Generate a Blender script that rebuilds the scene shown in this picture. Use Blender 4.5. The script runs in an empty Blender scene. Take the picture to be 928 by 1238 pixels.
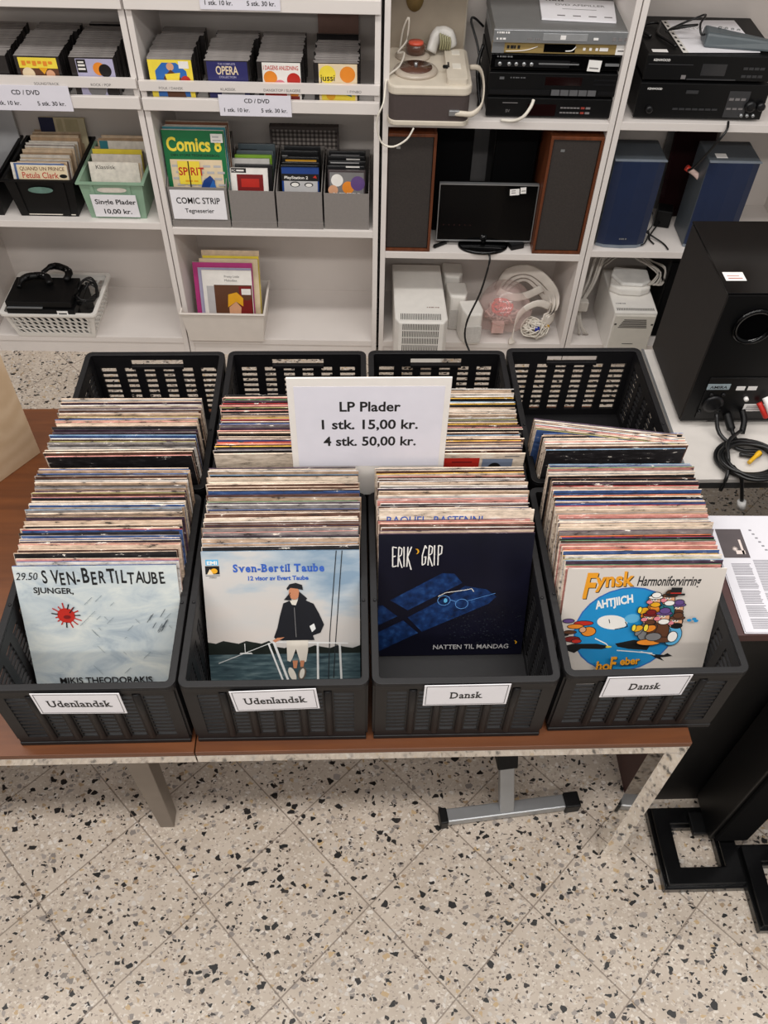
import bpy, bmesh, math, random
from mathutils import Vector, Matrix
random.seed(11)
scn = bpy.context.scene
C = scn.collection
R = math.radians

# ---------------------------------------------------------------- camera
CAM_H, PITCH, YAW, ROLL, FPX = 2.322, R(49.55), R(-2.99), R(1.75), 1023.9
def cam_axes():
    f = Vector((0, math.cos(PITCH), -math.sin(PITCH)))
    r = Vector((1, 0, 0))
    u = Vector((0, math.sin(PITCH), math.cos(PITCH)))
    Z = Matrix.Rotation(YAW, 3, 'Z')
    f, r, u = Z @ f, Z @ r, Z @ u
    c, s = math.cos(ROLL), math.sin(ROLL)
    return c * r + s * u, -s * r + c * u, f
cr_, cu_, cf_ = cam_axes()
cd = bpy.data.cameras.new('camera')
cam = bpy.data.objects.new('camera', cd)
C.objects.link(cam)
M = Matrix.Identity(4)
for i in range(3):
    M[i][0], M[i][1], M[i][2] = cr_[i], cu_[i], -cf_[i]
M[2][3] = CAM_H
cam.matrix_world = M
cd.sensor_fit = 'VERTICAL'
cd.sensor_height = 24.0
cd.lens = FPX / 1238.0 * 24.0
cd.clip_start = 0.05
scn.camera = cam

# ---------------------------------------------------------------- world, lamps, exposure
w = bpy.data.worlds.new('world'); scn.world = w; w.use_nodes = True
bg = w.node_tree.nodes['Background']
bg.inputs[0].default_value = (1.0, 0.98, 0.96, 1)
bg.inputs[1].default_value = 0.27
def lamp(name, loc, sx, sy, power, rot=(0, 0, 0), col=(1.0, 0.965, 0.925)):
    l = bpy.data.lights.new(name, 'AREA'); l.shape = 'RECTANGLE'
    l.size, l.size_y, l.energy, l.color = sx, sy, power, col
    o = bpy.data.objects.new(name, l); o.location = loc; o.rotation_euler = rot
    C.objects.link(o); return o
# rows of ceiling tubes running along the shop
for i, (y, p) in enumerate([(-1.7, 44), (0.15, 66), (1.75, 44)]):
    lamp('ceiling_tube_light', (-0.15, y, 3.05), 4.6, 0.22, p)
scn.view_settings.view_transform = 'Standard'
scn.view_settings.look = 'None'
scn.view_settings.gamma = 1.0
scn.view_settings.use_curve_mapping = False
scn.view_settings.exposure = 0.22

# ---------------------------------------------------------------- helpers
def lin(c):
    return tuple(((v / 255) / 12.92 if v / 255 <= .04045 else (((v / 255) + .055) / 1.055) ** 2.4) for v in c) + (1.0,)
MATS = {}
def mat(name, rgb, rough=.5, metal=0.0, var=.10, scale=25.0, bump=0.0, coat=0.0, spec=.5, stretch=(1, 1, 1), obj=True):
    """principled surface whose colour is gently mottled by noise"""
    if name in MATS: return MATS[name]
    m = bpy.data.materials.new(name); m.use_nodes = True
    nt = m.node_tree; n = nt.nodes; b = n['Principled BSDF']
    b.inputs['Roughness'].default_value = rough
    b.inputs['Metallic'].default_value = metal
    b.inputs['Coat Weight'].default_value = coat
    b.inputs['Specular IOR Level'].default_value = spec
    tc = n.new('ShaderNodeTexCoord'); mp = n.new('ShaderNodeMapping'); no = n.new('ShaderNodeTexNoise')
    mp.inputs['Scale'].default_value = stretch
    nt.links.new(tc.outputs['Object'], mp.inputs[0]); nt.links.new(mp.outputs[0], no.inputs['Vector'])
    no.inputs['Scale'].default_value = scale; no.inputs['Detail'].default_value = 4
    mr = n.new('ShaderNodeMapRange')
    mr.inputs[1].default_value = .3; mr.inputs[2].default_value = .7
    mr.inputs[3].default_value = 1 - var; mr.inputs[4].default_value = 1 + var * .6
    nt.links.new(no.outputs[0], mr.inputs[0])
    mx = n.new('ShaderNodeMix'); mx.data_type = 'RGBA'; mx.blend_type = 'MULTIPLY'; mx.inputs[0].default_value = 1
    mx.inputs[6].default_value = lin(rgb)
    nt.links.new(mr.outputs[0], mx.inputs[7]); nt.links.new(mx.outputs[2], b.inputs['Base Color'])
    if bump:
        bp = n.new('ShaderNodeBump'); bp.inputs[0].default_value = bump; bp.inputs[1].default_value = .002
        nt.links.new(no.outputs[0], bp.inputs['Height']); nt.links.new(bp.outputs[0], b.inputs['Normal'])
    MATS[name] = m
    return m
def nodes_mat(name, rough=.5, metal=0.0):
    m = bpy.data.materials.new(name); m.use_nodes = True
    b = m.node_tree.nodes['Principled BSDF']
    b.inputs['Roughness'].default_value = rough; b.inputs['Metallic'].default_value = metal
    MATS[name] = m
    return m, m.node_tree, b
def N(nt, t, **kw):
    x = nt.nodes.new(t)
    for k, v in kw.items(): setattr(x, k, v)
    return x
def ramp(nt, fac, stops, interp='LINEAR'):
    r = nt.nodes.new('ShaderNodeValToRGB'); e = r.color_ramp.elements; r.color_ramp.interpolation = interp
    while len(e) < len(stops): e.new(.5)
    for k, (p, c) in enumerate(stops): e[k].position = p; e[k].color = c
    nt.links.new(fac, r.inputs[0]); return r.outputs[0]
def mixc(nt, fac, a, b, mode='MIX'):
    x = nt.nodes.new('ShaderNodeMix'); x.data_type = 'RGBA'; x.blend_type = mode
    for s, v in ((0, fac), (6, a), (7, b)):
        if hasattr(v, 'is_linked'): nt.links.new(v, x.inputs[s])
        else: x.inputs[s].default_value = v
    return x.outputs[2]
def math_(nt, op, a, b=None):
    x = nt.nodes.new('ShaderNodeMath'); x.operation = op
    for s, v in ((0, a), (1, b)):
        if v is None: continue
        if hasattr(v, 'is_linked'): nt.links.new(v, x.inputs[s])
        else: x.inputs[s].default_value = v
    return x.outputs[0]

TEXT_CACHE = {}
def text_geo(s, bold=0.0, spacing=1.0):
    key = (s, bold, spacing)
    if key not in TEXT_CACHE:
        cu = bpy.data.curves.new('lettering', 'FONT'); cu.body = s; cu.size = 1.0; cu.offset = bold
        cu.space_character = spacing; cu.resolution_u = 3; cu.fill_mode = 'FRONT'
        o = bpy.data.objects.new('lettering', cu)
        me = bpy.data.meshes.new_from_object(o)
        vs = [tuple(v.co[:2]) for v in me.vertices]; fs = [tuple(p.vertices) for p in me.polygons]
        bpy.data.objects.remove(o); bpy.data.curves.remove(cu); bpy.data.meshes.remove(me)
        TEXT_CACHE[key] = (vs, fs)
    return TEXT_CACHE[key]
SERIF = {'U': 't08 t92', 'd': 't75 b92', 'e': '', 'n': 'b18 b85 t12', 'l': 'b50 t35', 'a': 'b95', 's': '', 'k': 't12 b16 b88', 'D': 't10 b10',
         'S': '', 'v': 't10 t90', 'B': 't10 b10', 'r': 'b25 t15', 't': '', 'i': 'b50', 'T': 'b50', 'u': 't12 t82 b95', 'b': 't12', 'E': '', '-': ''}
def serif_geo(s, bold=.02):
    """slab lettering: each letter, plus flat serifs where its stems end"""
    vs, fs, x = [], [], 0.0
    for ch in s:
        if ch == ' ': x += .32; continue
        v, f = text_geo(ch, bold)
        x0, x1 = min(p[0] for p in v), max(p[0] for p in v)
        top = max(p[1] for p in v); o = len(vs); wd = x1 - x0
        vs += [(p[0] - x0 + x, p[1]) for p in v]; fs += [tuple(i + o for i in q) for q in f]
        for tok in SERIF.get(ch, '').split():
            cx = x + wd * int(tok[1:]) / 100; h = .075; hw = .13 if wd > .2 else .15
            y0 = (top - h if tok[0] == 't' else 0)
            o = len(vs); vs += [(cx - hw, y0), (cx + hw, y0), (cx + hw, y0 + h), (cx - hw, y0 + h)]; fs.append((o, o + 1, o + 2, o + 3))
        x += wd + .10
    return vs, fs
def MF(x, y, z):      # lettering plane facing the viewer (-Y): local x -> X, local y -> Z
    return Matrix(((1, 0, 0, x), (0, 0, -1, y), (0, 1, 0, z), (0, 0, 0, 1)))
def MT(x, y, z, rot=0):  # lettering plane facing up
    return Matrix.Translation((x, y, z)) @ Matrix.Rotation(rot, 4, 'Z')

class MB:
    def __init__(s): s.bm = bmesh.new()
    def face(s, pts, m=0):
        f = s.bm.faces.new([s.bm.verts.new(p) for p in pts]); f.material_index = m; return f
    def hexa(s, b, t, m=0):     # bottom 4 and top 4 corners, counter-clockwise
        v = [s.bm.verts.new(p) for p in list(b) + list(t)]
        for q in ((3, 2, 1, 0), (4, 5, 6, 7), (0, 1, 5, 4), (1, 2, 6, 5), (2, 3, 7, 6), (3, 0, 4, 7)):
            s.bm.faces.new([v[i] for i in q]).material_index = m
        return s
    def box(s, x0, x1, y0, y1, z0, z1, m=0, T=None):
        b = [(x0, y0, z0), (x1, y0, z0), (x1, y1, z0), (x0, y1, z0)]; t = [(x, y, z1) for x, y, _ in b]
        if T is not None: b = [T @ Vector(p) for p in b]; t = [T @ Vector(p) for p in t]
        return s.hexa(b, t, m)
    def prism(s, pts, z0, z1, m=0, T=None):   # polygon in XY extruded in Z
        T = T or Matrix.Identity(4)
        a = [s.bm.verts.new(T @ Vector((x, y, z0))) for x, y in pts]; b = [s.bm.verts.new(T @ Vector((x, y, z1))) for x, y in pts]
        n = len(pts)
        s.bm.faces.new(a[::-1]).material_index = m; s.bm.faces.new(b).material_index = m
        for i in range(n): s.bm.faces.new((a[i], a[(i + 1) % n], b[(i + 1) % n], b[i])).material_index = m
        return s
    def frame(s, outer, inner, z0, z1, m=0):  # ring between two loops with the same count
        n = len(outer)
        L = [[s.bm.verts.new((x, y, z)) for x, y in q] for q, z in ((outer, z0), (outer, z1), (inner, z1), (inner, z0))]
        for k in range(4):
            A, B = L[k], L[(k + 1) % 4]
            for i in range(n): s.bm.faces.new((A[i], A[(i + 1) % n], B[(i + 1) % n], B[i])).material_index = m
        return s
    def lathe(s, prof, c=(0, 0, 0), n=24, m=0, sy=1.0, T=None):   # profile of (r, z)
        T = T or Matrix.Identity(4); rings = []
        for r, z in prof:
            rings.append([s.bm.verts.new(T @ Vector((c[0] + max(r, 1e-5) * math.cos(2 * math.pi * i / n), c[1] + sy * max(r, 1e-5) * math.sin(2 * math.pi * i / n), c[2] + z))) for i in range(n)])
        for a, b in zip(rings, rings[1:]):
            for i in range(n):
                f = s.bm.faces.new((a[i], a[(i + 1) % n], b[(i + 1) % n], b[i])); f.material_index = m; f.smooth = True
        s.bm.faces.new(rings[0][::-1]).material_index = m; s.bm.faces.new(rings[-1]).material_index = m
        return s
    def tube(s, pts, r, n=8, m=0, closed=False, smooth=4, flat=None):
        P = [Vector(p) for p in pts]
        if smooth and len(P) > 2:
            Q = []; k = len(P)
            for i in range(k if closed else k - 1):
                g = lambda j: P[j % k] if closed else P[max(0, min(k - 1, j))]
                p0, p1, p2, p3 = g(i - 1), g(i), g(i + 1), g(i + 2)
                for t in range(smooth):
                    t /= smooth
                    Q.append(.5 * ((2 * p1) + (p2 - p0) * t + (2 * p0 - 5 * p1 + 4 * p2 - p3) * t * t + (3 * p1 - p0 - 3 * p2 + p3) * t ** 3))
            if not closed: Q.append(P[-1])
            P = Q
        k = len(P); rings = []; up = Vector((.13, .21, .97)).normalized()
        for i in range(k):
            d = (P[(i + 1) % k] - P[i - 1]) if closed else (P[min(i + 1, k - 1)] - P[max(i - 1, 0)])
            if d.length < 1e-9: d = Vector((0, 0, 1))
            d.normalize(); a = up.cross(d)
            if a.length < .05: a = Vector((1, 0, 0)).cross(d)
            a.normalize(); b = d.cross(a); rr = r[i * (len(r) - 1) // max(1, k - 1)] if isinstance(r, (list, tuple)) else r
            ra, rb = (rr, rr) if flat is None else (rr * flat, rr)
            rings.append([s.bm.verts.new(P[i] + a * ra * math.cos(2 * math.pi * j / n) + b * rb * math.sin(2 * math.pi * j / n)) for j in range(n)])
        for i in range(k if closed else k - 1):
            A, B = rings[i], rings[(i + 1) % k]
            for j in range(n):
                f = s.bm.faces.new((A[j], A[(j + 1) % n], B[(j + 1) % n], B[j])); f.material_index = m; f.smooth = True
        if not closed:
            s.bm.faces.new(rings[0][::-1]).material_index = m; s.bm.faces.new(rings[-1]).material_index = m
        return s
    def text(s, body, T, size, m=0, bold=0.0, align='C', sx=1.0, shear=0.0, spacing=1.0, serif=False, rot=0.0, width=None):
        vs, fs = serif_geo(body, bold) if serif else text_geo(body, bold, spacing)
        if not vs: return s
        x0, x1 = min(v[0] for v in vs), max(v[0] for v in vs)
        if width: sx = width / ((x1 - x0) * size)
        off = {'C': (x0 + x1) / 2, 'L': x0, 'R': x1}[align]
        ca, sa = math.cos(rot), math.sin(rot); V = []
        for x, y in vs:
            X = ((x - off) + shear * y) * size * sx; Y = y * size
            V.append(s.bm.verts.new(T @ Vector((X * ca - Y * sa, X * sa + Y * ca, 0))))
        for f in fs:
            try: s.bm.faces.new([V[i] for i in f]).material_index = m
            except ValueError: pass
        return s
    def build(s, name, mats, parent=None, loc=(0, 0, 0), rot=(0, 0, 0), bevel=0.0, smooth=False, normals=True):
        if normals: bmesh.ops.recalc_face_normals(s.bm, faces=s.bm.faces[:])
        me = bpy.data.meshes.new(name); s.bm.to_mesh(me); s.bm.free()
        for m in (mats if isinstance(mats, (list, tuple)) else [mats]): me.materials.append(m)
        if smooth:
            for p in me.polygons: p.use_smooth = True
        o = bpy.data.objects.new(name, me); C.objects.link(o)
        o.location = loc; o.rotation_euler = rot
        if parent: o.parent = parent
        if bevel:
            b = o.modifiers.new('bevel', 'BEVEL'); b.width = bevel; b.segments = 2; b.limit_method = 'ANGLE'; b.angle_limit = R(40)
        return o
def dashes(q, x, y, z, w_, h, m=0, flat=False, n=6):
    """row of small dashes for print too small to read, centred at x"""
    a = x - w_ / 2
    for k in range(n):
        b_ = a + w_ / n * (.5 + .4 * ((k * 7 + n) % 3) / 2)
        if flat: q.box(a, b_, y, y + h, z, z + .0004, m)
        else: q.box(a, b_, y - .0006, y, z, z + h, m)
        a = x - w_ / 2 + w_ / n * (k + 1)
def tag(o, label, cat, group=None, kind=None):
    o['label'] = label; o['category'] = cat
    if group: o['group'] = group
    if kind: o['kind'] = kind
    return o
def thing(name, label, cat, loc=(0, 0, 0), rotz=0.0, group=None):
    o = bpy.data.objects.new(name, None); o.empty_display_size = .05; C.objects.link(o)
    o.location = loc; o.rotation_euler = (0, 0, rotz)
    return tag(o, label, cat, group)
def copy_thing(src, loc, rot, label, group=None):
    r = src.copy(); C.objects.link(r); r.location = loc; r.rotation_euler = rot; r['label'] = label
    if group: r['group'] = group
    elif 'group' in r: del r['group']
    for ch in src.children:
        c = ch.copy(); C.objects.link(c); c.parent = r
        for g in ch.children:
            d = g.copy(); C.objects.link(d); d.parent = c
    return r
def structure(o): o['kind'] = 'structure'; return o
def rrect(x0, x1, y0, y1, r, n=5):
    P = []
    for cx, cy, a in ((x1 - r, y1 - r, 0), (x0 + r, y1 - r, 90), (x0 + r, y0 + r, 180), (x1 - r, y0 + r, 270)):
        for i in range(n + 1):
            t = R(a + 90 * i / n); P.append((cx + r * math.cos(t), cy + r * math.sin(t)))
    return P
# shelf wall frame: u along the shelves, v into them, z up
AS = R(-1.7); OS = Vector((0, 2.848, 0))
def S(u, v, z): return OS + Vector((math.cos(AS) * u - math.sin(AS) * v, math.sin(AS) * u + math.cos(AS) * v, z))

# ---------------------------------------------------------------- shared materials
white_board = mat('white_melamine', (222, 215, 210), .45, var=.03, scale=6)
white_back = mat('white_hardboard', (214, 206, 200), .6, var=.03, scale=6)
white_card = mat('white_card', (236, 234, 238), .6, var=.02, scale=40)
lilac_paper = mat('copier_paper', (222, 219, 228), .7, var=.02, scale=30)
ink = mat('black_ink', (18, 17, 18), .6, var=.1)
black_plastic = mat('black_crate_plastic', (17, 16, 18), .5, var=.18, scale=60, bump=.1, spec=.32)
black_gloss = mat('black_gloss', (5, 5, 6), .12, var=.1, spec=.35)
black_satin = mat('black_satin', (9, 9, 10), .45, var=.15, spec=.25)
dark_metal = mat('dark_metal', (28, 28, 30), .35, .4, var=.1)
chrome = mat('chrome', (232, 230, 226), .05, 1.0, var=.05, scale=40)
grey_metal = mat('grey_painted_metal', (128, 117, 106), .45, .2, var=.06)
silver = mat('silver_metal', (170, 172, 174), .35, .7, var=.05)
white_plastic = mat('white_plastic', (226, 222, 216), .4, var=.04)
beige_plastic = mat('beige_plastic', (208, 203, 193), .45, var=.04)
grey_print = mat('grey_print', (120, 116, 116), .6)
sticker_white = mat('white_sticker', (236, 233, 230), .5, var=.03)
red_ink = mat('red_ink', (196, 40, 30), .5); yellow_ink = mat('yellow_ink', (238, 214, 62), .5)
blue_ink = mat('blue_ink', (60, 112, 190), .5); green_ink = mat('green_ink', (22, 108, 66), .5)
cable_white = mat('white_cable', (222, 215, 203), .5); cable_black = mat('black_cable', (16, 16, 17), .38, var=.1)

def terrazzo():
    m, nt, b = nodes_mat('terrazzo_tiles', .42)
    tc = N(nt, 'ShaderNodeTexCoord')
    wn = N(nt, 'ShaderNodeTexNoise'); wn.inputs['Scale'].default_value = 60; wn.inputs['Detail'].default_value = 2
    nt.links.new(tc.outputs['Object'], wn.inputs['Vector'])
    wa = N(nt, 'ShaderNodeVectorMath', operation='MULTIPLY_ADD'); wa.inputs[1].default_value = (.010,) * 3
    nt.links.new(wn.outputs['Color'], wa.inputs[0]); nt.links.new(tc.outputs['Object'], wa.inputs[2])
    big = N(nt, 'ShaderNodeTexNoise'); big.inputs['Scale'].default_value = 9; nt.links.new(tc.outputs['Object'], big.inputs['Vector'])
    base = ramp(nt, big.outputs[0], [(.3, lin((180, 166, 151))), (.7, lin((195, 182, 168)))])
    col = base
    def chips(scale, seed, lo, hi, colour, gap, randness=1.0):
        nonlocal col
        mp = N(nt, 'ShaderNodeMapping'); mp.inputs['Location'].default_value = (seed * 3.7, seed * 1.9, 0)
        mp.inputs['Rotation'].default_value = (0, 0, seed); mp.inputs['Scale'].default_value = (1, 1.25, 0)
        nt.links.new(wa.outputs[0], mp.inputs[0])
        v = N(nt, 'ShaderNodeTexVoronoi'); v.inputs['Scale'].default_value = scale; v.inputs['Randomness'].default_value = randness
        e = N(nt, 'ShaderNodeTexVoronoi', feature='DISTANCE_TO_EDGE'); e.inputs['Scale'].default_value = scale; e.inputs['Randomness'].default_value = randness
        nt.links.new(mp.outputs[0], v.inputs['Vector']); nt.links.new(mp.outputs[0], e.inputs['Vector'])
        sp = N(nt, 'ShaderNodeSeparateColor'); nt.links.new(v.outputs['Color'], sp.inputs[0])
        a = math_(nt, 'GREATER_THAN', sp.outputs[0], lo); c2 = math_(nt, 'LESS_THAN', sp.outputs[0], hi)
        # each chip is cut back from its cell by its own amount
        g = math_(nt, 'MULTIPLY_ADD', sp.outputs[1], gap); nt.nodes[-1].inputs[2].default_value = .035
        ed = math_(nt, 'GREATER_THAN', e.outputs[0], g)
        k = math_(nt, 'MULTIPLY', math_(nt, 'MULTIPLY', a, c2), ed)
        tint = mixc(nt, sp.outputs[2], lin(colour[0]), lin(colour[1]))
        col = mixc(nt, k, col, tint)
    chips(125, 1.0, .0, .34, ((196, 184, 170), (210, 200, 188)), .16)
    chips(150, 2.3, .0, .22, ((176, 161, 147), (150, 138, 128)), .16)
    chips(70, 3.1, .0, .12, ((152, 143, 136), (128, 120, 114)), .22)
    chips(80, 4.4, .0, .07, ((150, 128, 104), (186, 160, 122)), .22)
    chips(84, 8.8, .0, .10, ((214, 206, 197), (186, 178, 170)), .2)
    chips(150, 5.2, .0, .045, ((44, 38, 36), (84, 70, 62)), .12)
    chips(60, 6.6, .0, .085, ((14, 13, 13), (30, 27, 26)), .2)
    chips(88, 7.7, .0, .050, ((14, 13, 14), (50, 42, 39)), .2)
    # diagonal tile joints
    sx = N(nt, 'ShaderNodeSeparateXYZ'); nt.links.new(tc.outputs['Object'], sx.inputs[0])
    th = -0.0295 + math.pi / 4; px, py = -0.6023, 0.8746; side = .2998
    lines = []
    for ax, ay in ((math.cos(th), math.sin(th)), (-math.sin(th), math.cos(th))):
        d = math_(nt, 'ADD', math_(nt, 'MULTIPLY', sx.outputs[0], ax / side), math_(nt, 'MULTIPLY', sx.outputs[1], ay / side))
        d = math_(nt, 'SUBTRACT', d, (px * ax + py * ay) / side - .5)
        fr = math_(nt, 'FRACT', d)
        lines.append(math_(nt, 'LESS_THAN', math_(nt, 'ABSOLUTE', math_(nt, 'SUBTRACT', fr, .5)), .0058))
    ln = math_(nt, 'MAXIMUM', lines[0], lines[1])
    col = mixc(nt, math_(nt, 'MULTIPLY', ln, .8), col, lin((120, 106, 94)))
    nt.links.new(col, b.inputs['Base Color'])
    return m
def wood(name, c1, c2, rough=.4, scale=3.0, stretch=(1, 14, 14), coat=0.0):
    m, nt, b = nodes_mat(name, rough)
    b.inputs['Coat Weight'].default_value = coat
    tc = N(nt, 'ShaderNodeTexCoord'); mp = N(nt, 'ShaderNodeMapping'); mp.inputs['Scale'].default_value = stretch
    nt.links.new(tc.outputs['Object'], mp.inputs[0])
    no = N(nt, 'ShaderNodeTexNoise'); no.inputs['Scale'].default_value = scale; no.inputs['Detail'].default_value = 8; no.inputs['Distortion'].default_value = .6
    nt.links.new(mp.outputs[0], no.inputs['Vector'])
    nt.links.new(ramp(nt, no.outputs[0], [(.3, lin(c1)), (.7, lin(c2))]), b.inputs['Base Color'])
    return m
def plywood():
    m, nt, b = nodes_mat('birch_plywood', .5)
    tc = N(nt, 'ShaderNodeTexCoord'); mp = N(nt, 'ShaderNodeMapping')
    mp.inputs['Location'].default_value = (.05, .1, -.22); mp.inputs['Scale'].default_value = (1.0, .2, .8)
    nt.links.new(tc.outputs['Object'], mp.inputs[0])
    wv = N(nt, 'ShaderNodeTexWave', wave_type='RINGS', rings_direction='SPHERICAL'); wv.inputs['Scale'].default_value = 9
    wv.inputs['Distortion'].default_value = 5; wv.inputs['Detail'].default_value = 3; wv.inputs['Detail Scale'].default_value = 1.4
    nt.links.new(mp.outputs[0], wv.inputs['Vector'])
    nt.links.new(ramp(nt, wv.outputs['Fac'], [(0, lin((194, 166, 134))), (.6, lin((200, 173, 142))), (1, lin((204, 178, 147)))]), b.inputs['Base Color'])
    return m
table_wood = wood('table_veneer', (88, 47, 21), (110, 62, 29), .45, 3, (1, 12, 12))
speaker_wood = wood('teak_veneer', (82, 42, 22), (110, 58, 32), .4, 4, (14, 14, 1))
maroon_wood = mat('maroon_board', (66, 34, 32), .45, var=.12)
ply = plywood()

# ---------------------------------------------------------------- the setting
b = MB(); b.box(-4, 4, -3, 5, -.05, 0); structure(b.build('floor', terrazzo()))
b = MB(); b.box(-4, 4, 0, .06, 0, 3.1)
structure(b.build('wall_back', mat('painted_wall', (206, 200, 194), .8, var=.03), loc=S(0, .42, 0), rot=(0, 0, AS)))

# ---------------------------------------------------------------- shelving
def bookcase(u0, u1, label, boards, H=2.05, lips=(), rail=None, rail_words=()):
    t = thing('bookcase', label, 'bookcase', S(u0, 0, 0), AS)
    W = u1 - u0; th = .019; D = .36
    for x in (0, W - th):
        q = MB(); q.box(x, x + th, 0, D, 0, H); q.build('side_panel', white_board, t, bevel=.001)
    q = MB(); q.box(th, W - th, D - .006, D - .001, .02, H - .02); q.build('back_panel', white_back, t)
    q = MB(); q.box(th, W - th, .004, .02, 0, .06); q.build('kick_board', white_board, t)
    for z in boards:
        q = MB(); q.box(th, W - th, 0, D - .006, z - .027, z); q.build('shelf_board', white_board, t, bevel=.001)
    q = MB(); q.box(th, W - th, 0, D - .006, H - .02, H); q.build('top_panel', white_board, t)
    for z in lips:
        q = MB(); q.box(.002, W - .002, -.016, -.001, z - .028, z + .012); q.build('shelf_lip', white_board, t, bevel=.002)
    if rail:
        q = MB(); q.box(.002, W - .002, -.016, -.003, rail[0], rail[1])
        for s_, x in rail_words:
            q.text(s_, MF(x - u0, -.0165, rail[0] + .006), .012, 1, .0)
        q.build('front_rail', [white_board, grey_print], t, bevel=.0015, normals=True)
    return t
bookcase(-1.51, -.694, 'white bookcase at the far left with rail of discs and singles boxes', (.085, .613, 1.064, 1.366), lips=(1.064, 1.366), rail=(1.104, 1.134),
         rail_words=(('SOUNDTRACK', -.985), ('ROCK / POP', -.81)))
bookcase(-.690, .094, 'white bookcase holding comic box, grey file boxes and four rows of discs', (.085, .594, 1.062, 1.366), lips=(1.062, 1.366), rail=(1.098, 1.128),
         rail_words=(('FOLK / DANSK', -.585), ('KLASSISK', -.40), ('DANSKTOP / SLAGERE', -.225), ('1 FYNBO', .01)))
bookcase(.104, .886, 'white bookcase holding the small television between wooden loudspeakers', (.085, .51, 1.015, 1.62), lips=())
bookcase(.890, 1.69, 'white bookcase on the right holding the two blue loudspeakers', (.085, .53, 1.02, 1.62), lips=())

def price_card(u0, u1, z0, z1, v, lines, label, tilt=0):
    q = MB(); q.box(u0, u1, 0, .002, z0, z1)
    for s_, x, z, sz in lines: q.text(s_, MF(x, -.0006, z), sz, 1, .012)
    o = q.build('price_card', [lilac_paper, ink], loc=S(0, v, 0), rot=(0, 0, AS)); tag(o, label, 'sign')
    return o
price_card(-1.20, -.918, 1.028, 1.109, -.020, [('CD / DVD', -1.06, 1.080, .021), ('1 stk. 10 kr.', -1.13, 1.046, .019), ('5 stk. 30 kr.', -.985, 1.046, .019)],
           'price card reading CD / DVD at the left edge, below plain disc rows', 0)
price_card(-.435, -.198, 1.024, 1.092, -.020, [('CD / DVD', -.31, 1.068, .019), ('1 stk. 10 kr.', -.378, 1.038, .018), ('5 stk. 30 kr.', -.255, 1.038, .018)],
           'price card reading CD / DVD taped below the OPERA disc row')
price_card(-.455, -.212, 1.345, 1.415, -.020, [('CD / DVD', -.33, 1.39, .019), ('1 stk. 10 kr.', -.398, 1.358, .018), ('5 stk. 30 kr.', -.27, 1.358, .018)],
           'price card cut off by the top edge of the picture')

# ---------------------------------------------------------------- compact discs in rows
jewel = mat('jewel_case_edge', (158, 152, 149), .3, var=.5, scale=40, stretch=(.4, 8, 8))
jewel_dark = mat('jewel_case_dark', (40, 37, 37), .25, var=.2)
def cd_mesh(edge):
    q = MB(); q.box(-.071, .071, -.0047, .0047, .0005, .1245, 0)
    q.box(-.071, .071, -.0046, .0012, .1244, .1252, 1); q.box(-.071, .071, .0018, .0046, .1244, .1250, 1)
    return q
def art_cd(q, items, yf=-.0049):
    """coloured shapes on the front insert: ('r',x0,x1,z0,z1,m) / ('p',pts,m) / ('t',text,x,z,size,m,bold)"""
    k = 0
    for it in items:
        k += 1; y = yf - .00012 * k
        if it[0] == 'r': q.face([(it[1], y, it[3]), (it[2], y, it[3]), (it[2], y, it[4]), (it[1], y, it[4])], it[5])
        elif it[0] == 'p': q.face([(x, y, z) for x, z in it[1]], it[2])
        elif it[0] == 'c':
            q.face([(it[1] + it[3] * math.cos(2 * math.pi * a / 18), y, it[2] + (it[4] if len(it) > 5 else it[3]) * math.sin(2 * math.pi * a / 18)) for a in range(18)], it[-1])
        else: q.text(it[1], MF(it[2], y, it[3]), it[4], it[5], it[6] if len(it) > 6 else .01, width=it[7] if len(it) > 7 else None)
PAL = dict(white=(234, 230, 224), black=(20, 19, 20), red=(186, 44, 34), orange=(226, 136, 44), yellow=(238, 214, 70), blue=(46, 104, 178), navy=(44, 44, 98),
           lblue=(92, 172, 214), green=(26, 112, 66), lime=(140, 188, 52), brown=(94, 58, 38), skin=(214, 160, 124), grey=(122, 120, 120), lgrey=(186, 184, 184),
           cream=(226, 206, 172), pink=(222, 130, 140), purple=(98, 72, 128), lilac=(176, 172, 200), gold=(226, 164, 34), dkred=(120, 28, 28), teal=(50, 120, 130), dblue=(28, 62, 130), magenta=(190, 60, 130))
def pm(n): return mat('print_' + n, PAL[n], .4, var=.08)
PK = list(PAL); PI = {k: i for i, k in enumerate(PK)}
PRINTS = [pm(k) for k in PK]
I = PI
cd_src = cd_mesh(0).build('compact_disc_case', [jewel_dark, jewel]); cd_src.location = S(-1.17, .0, 1.05)
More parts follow.
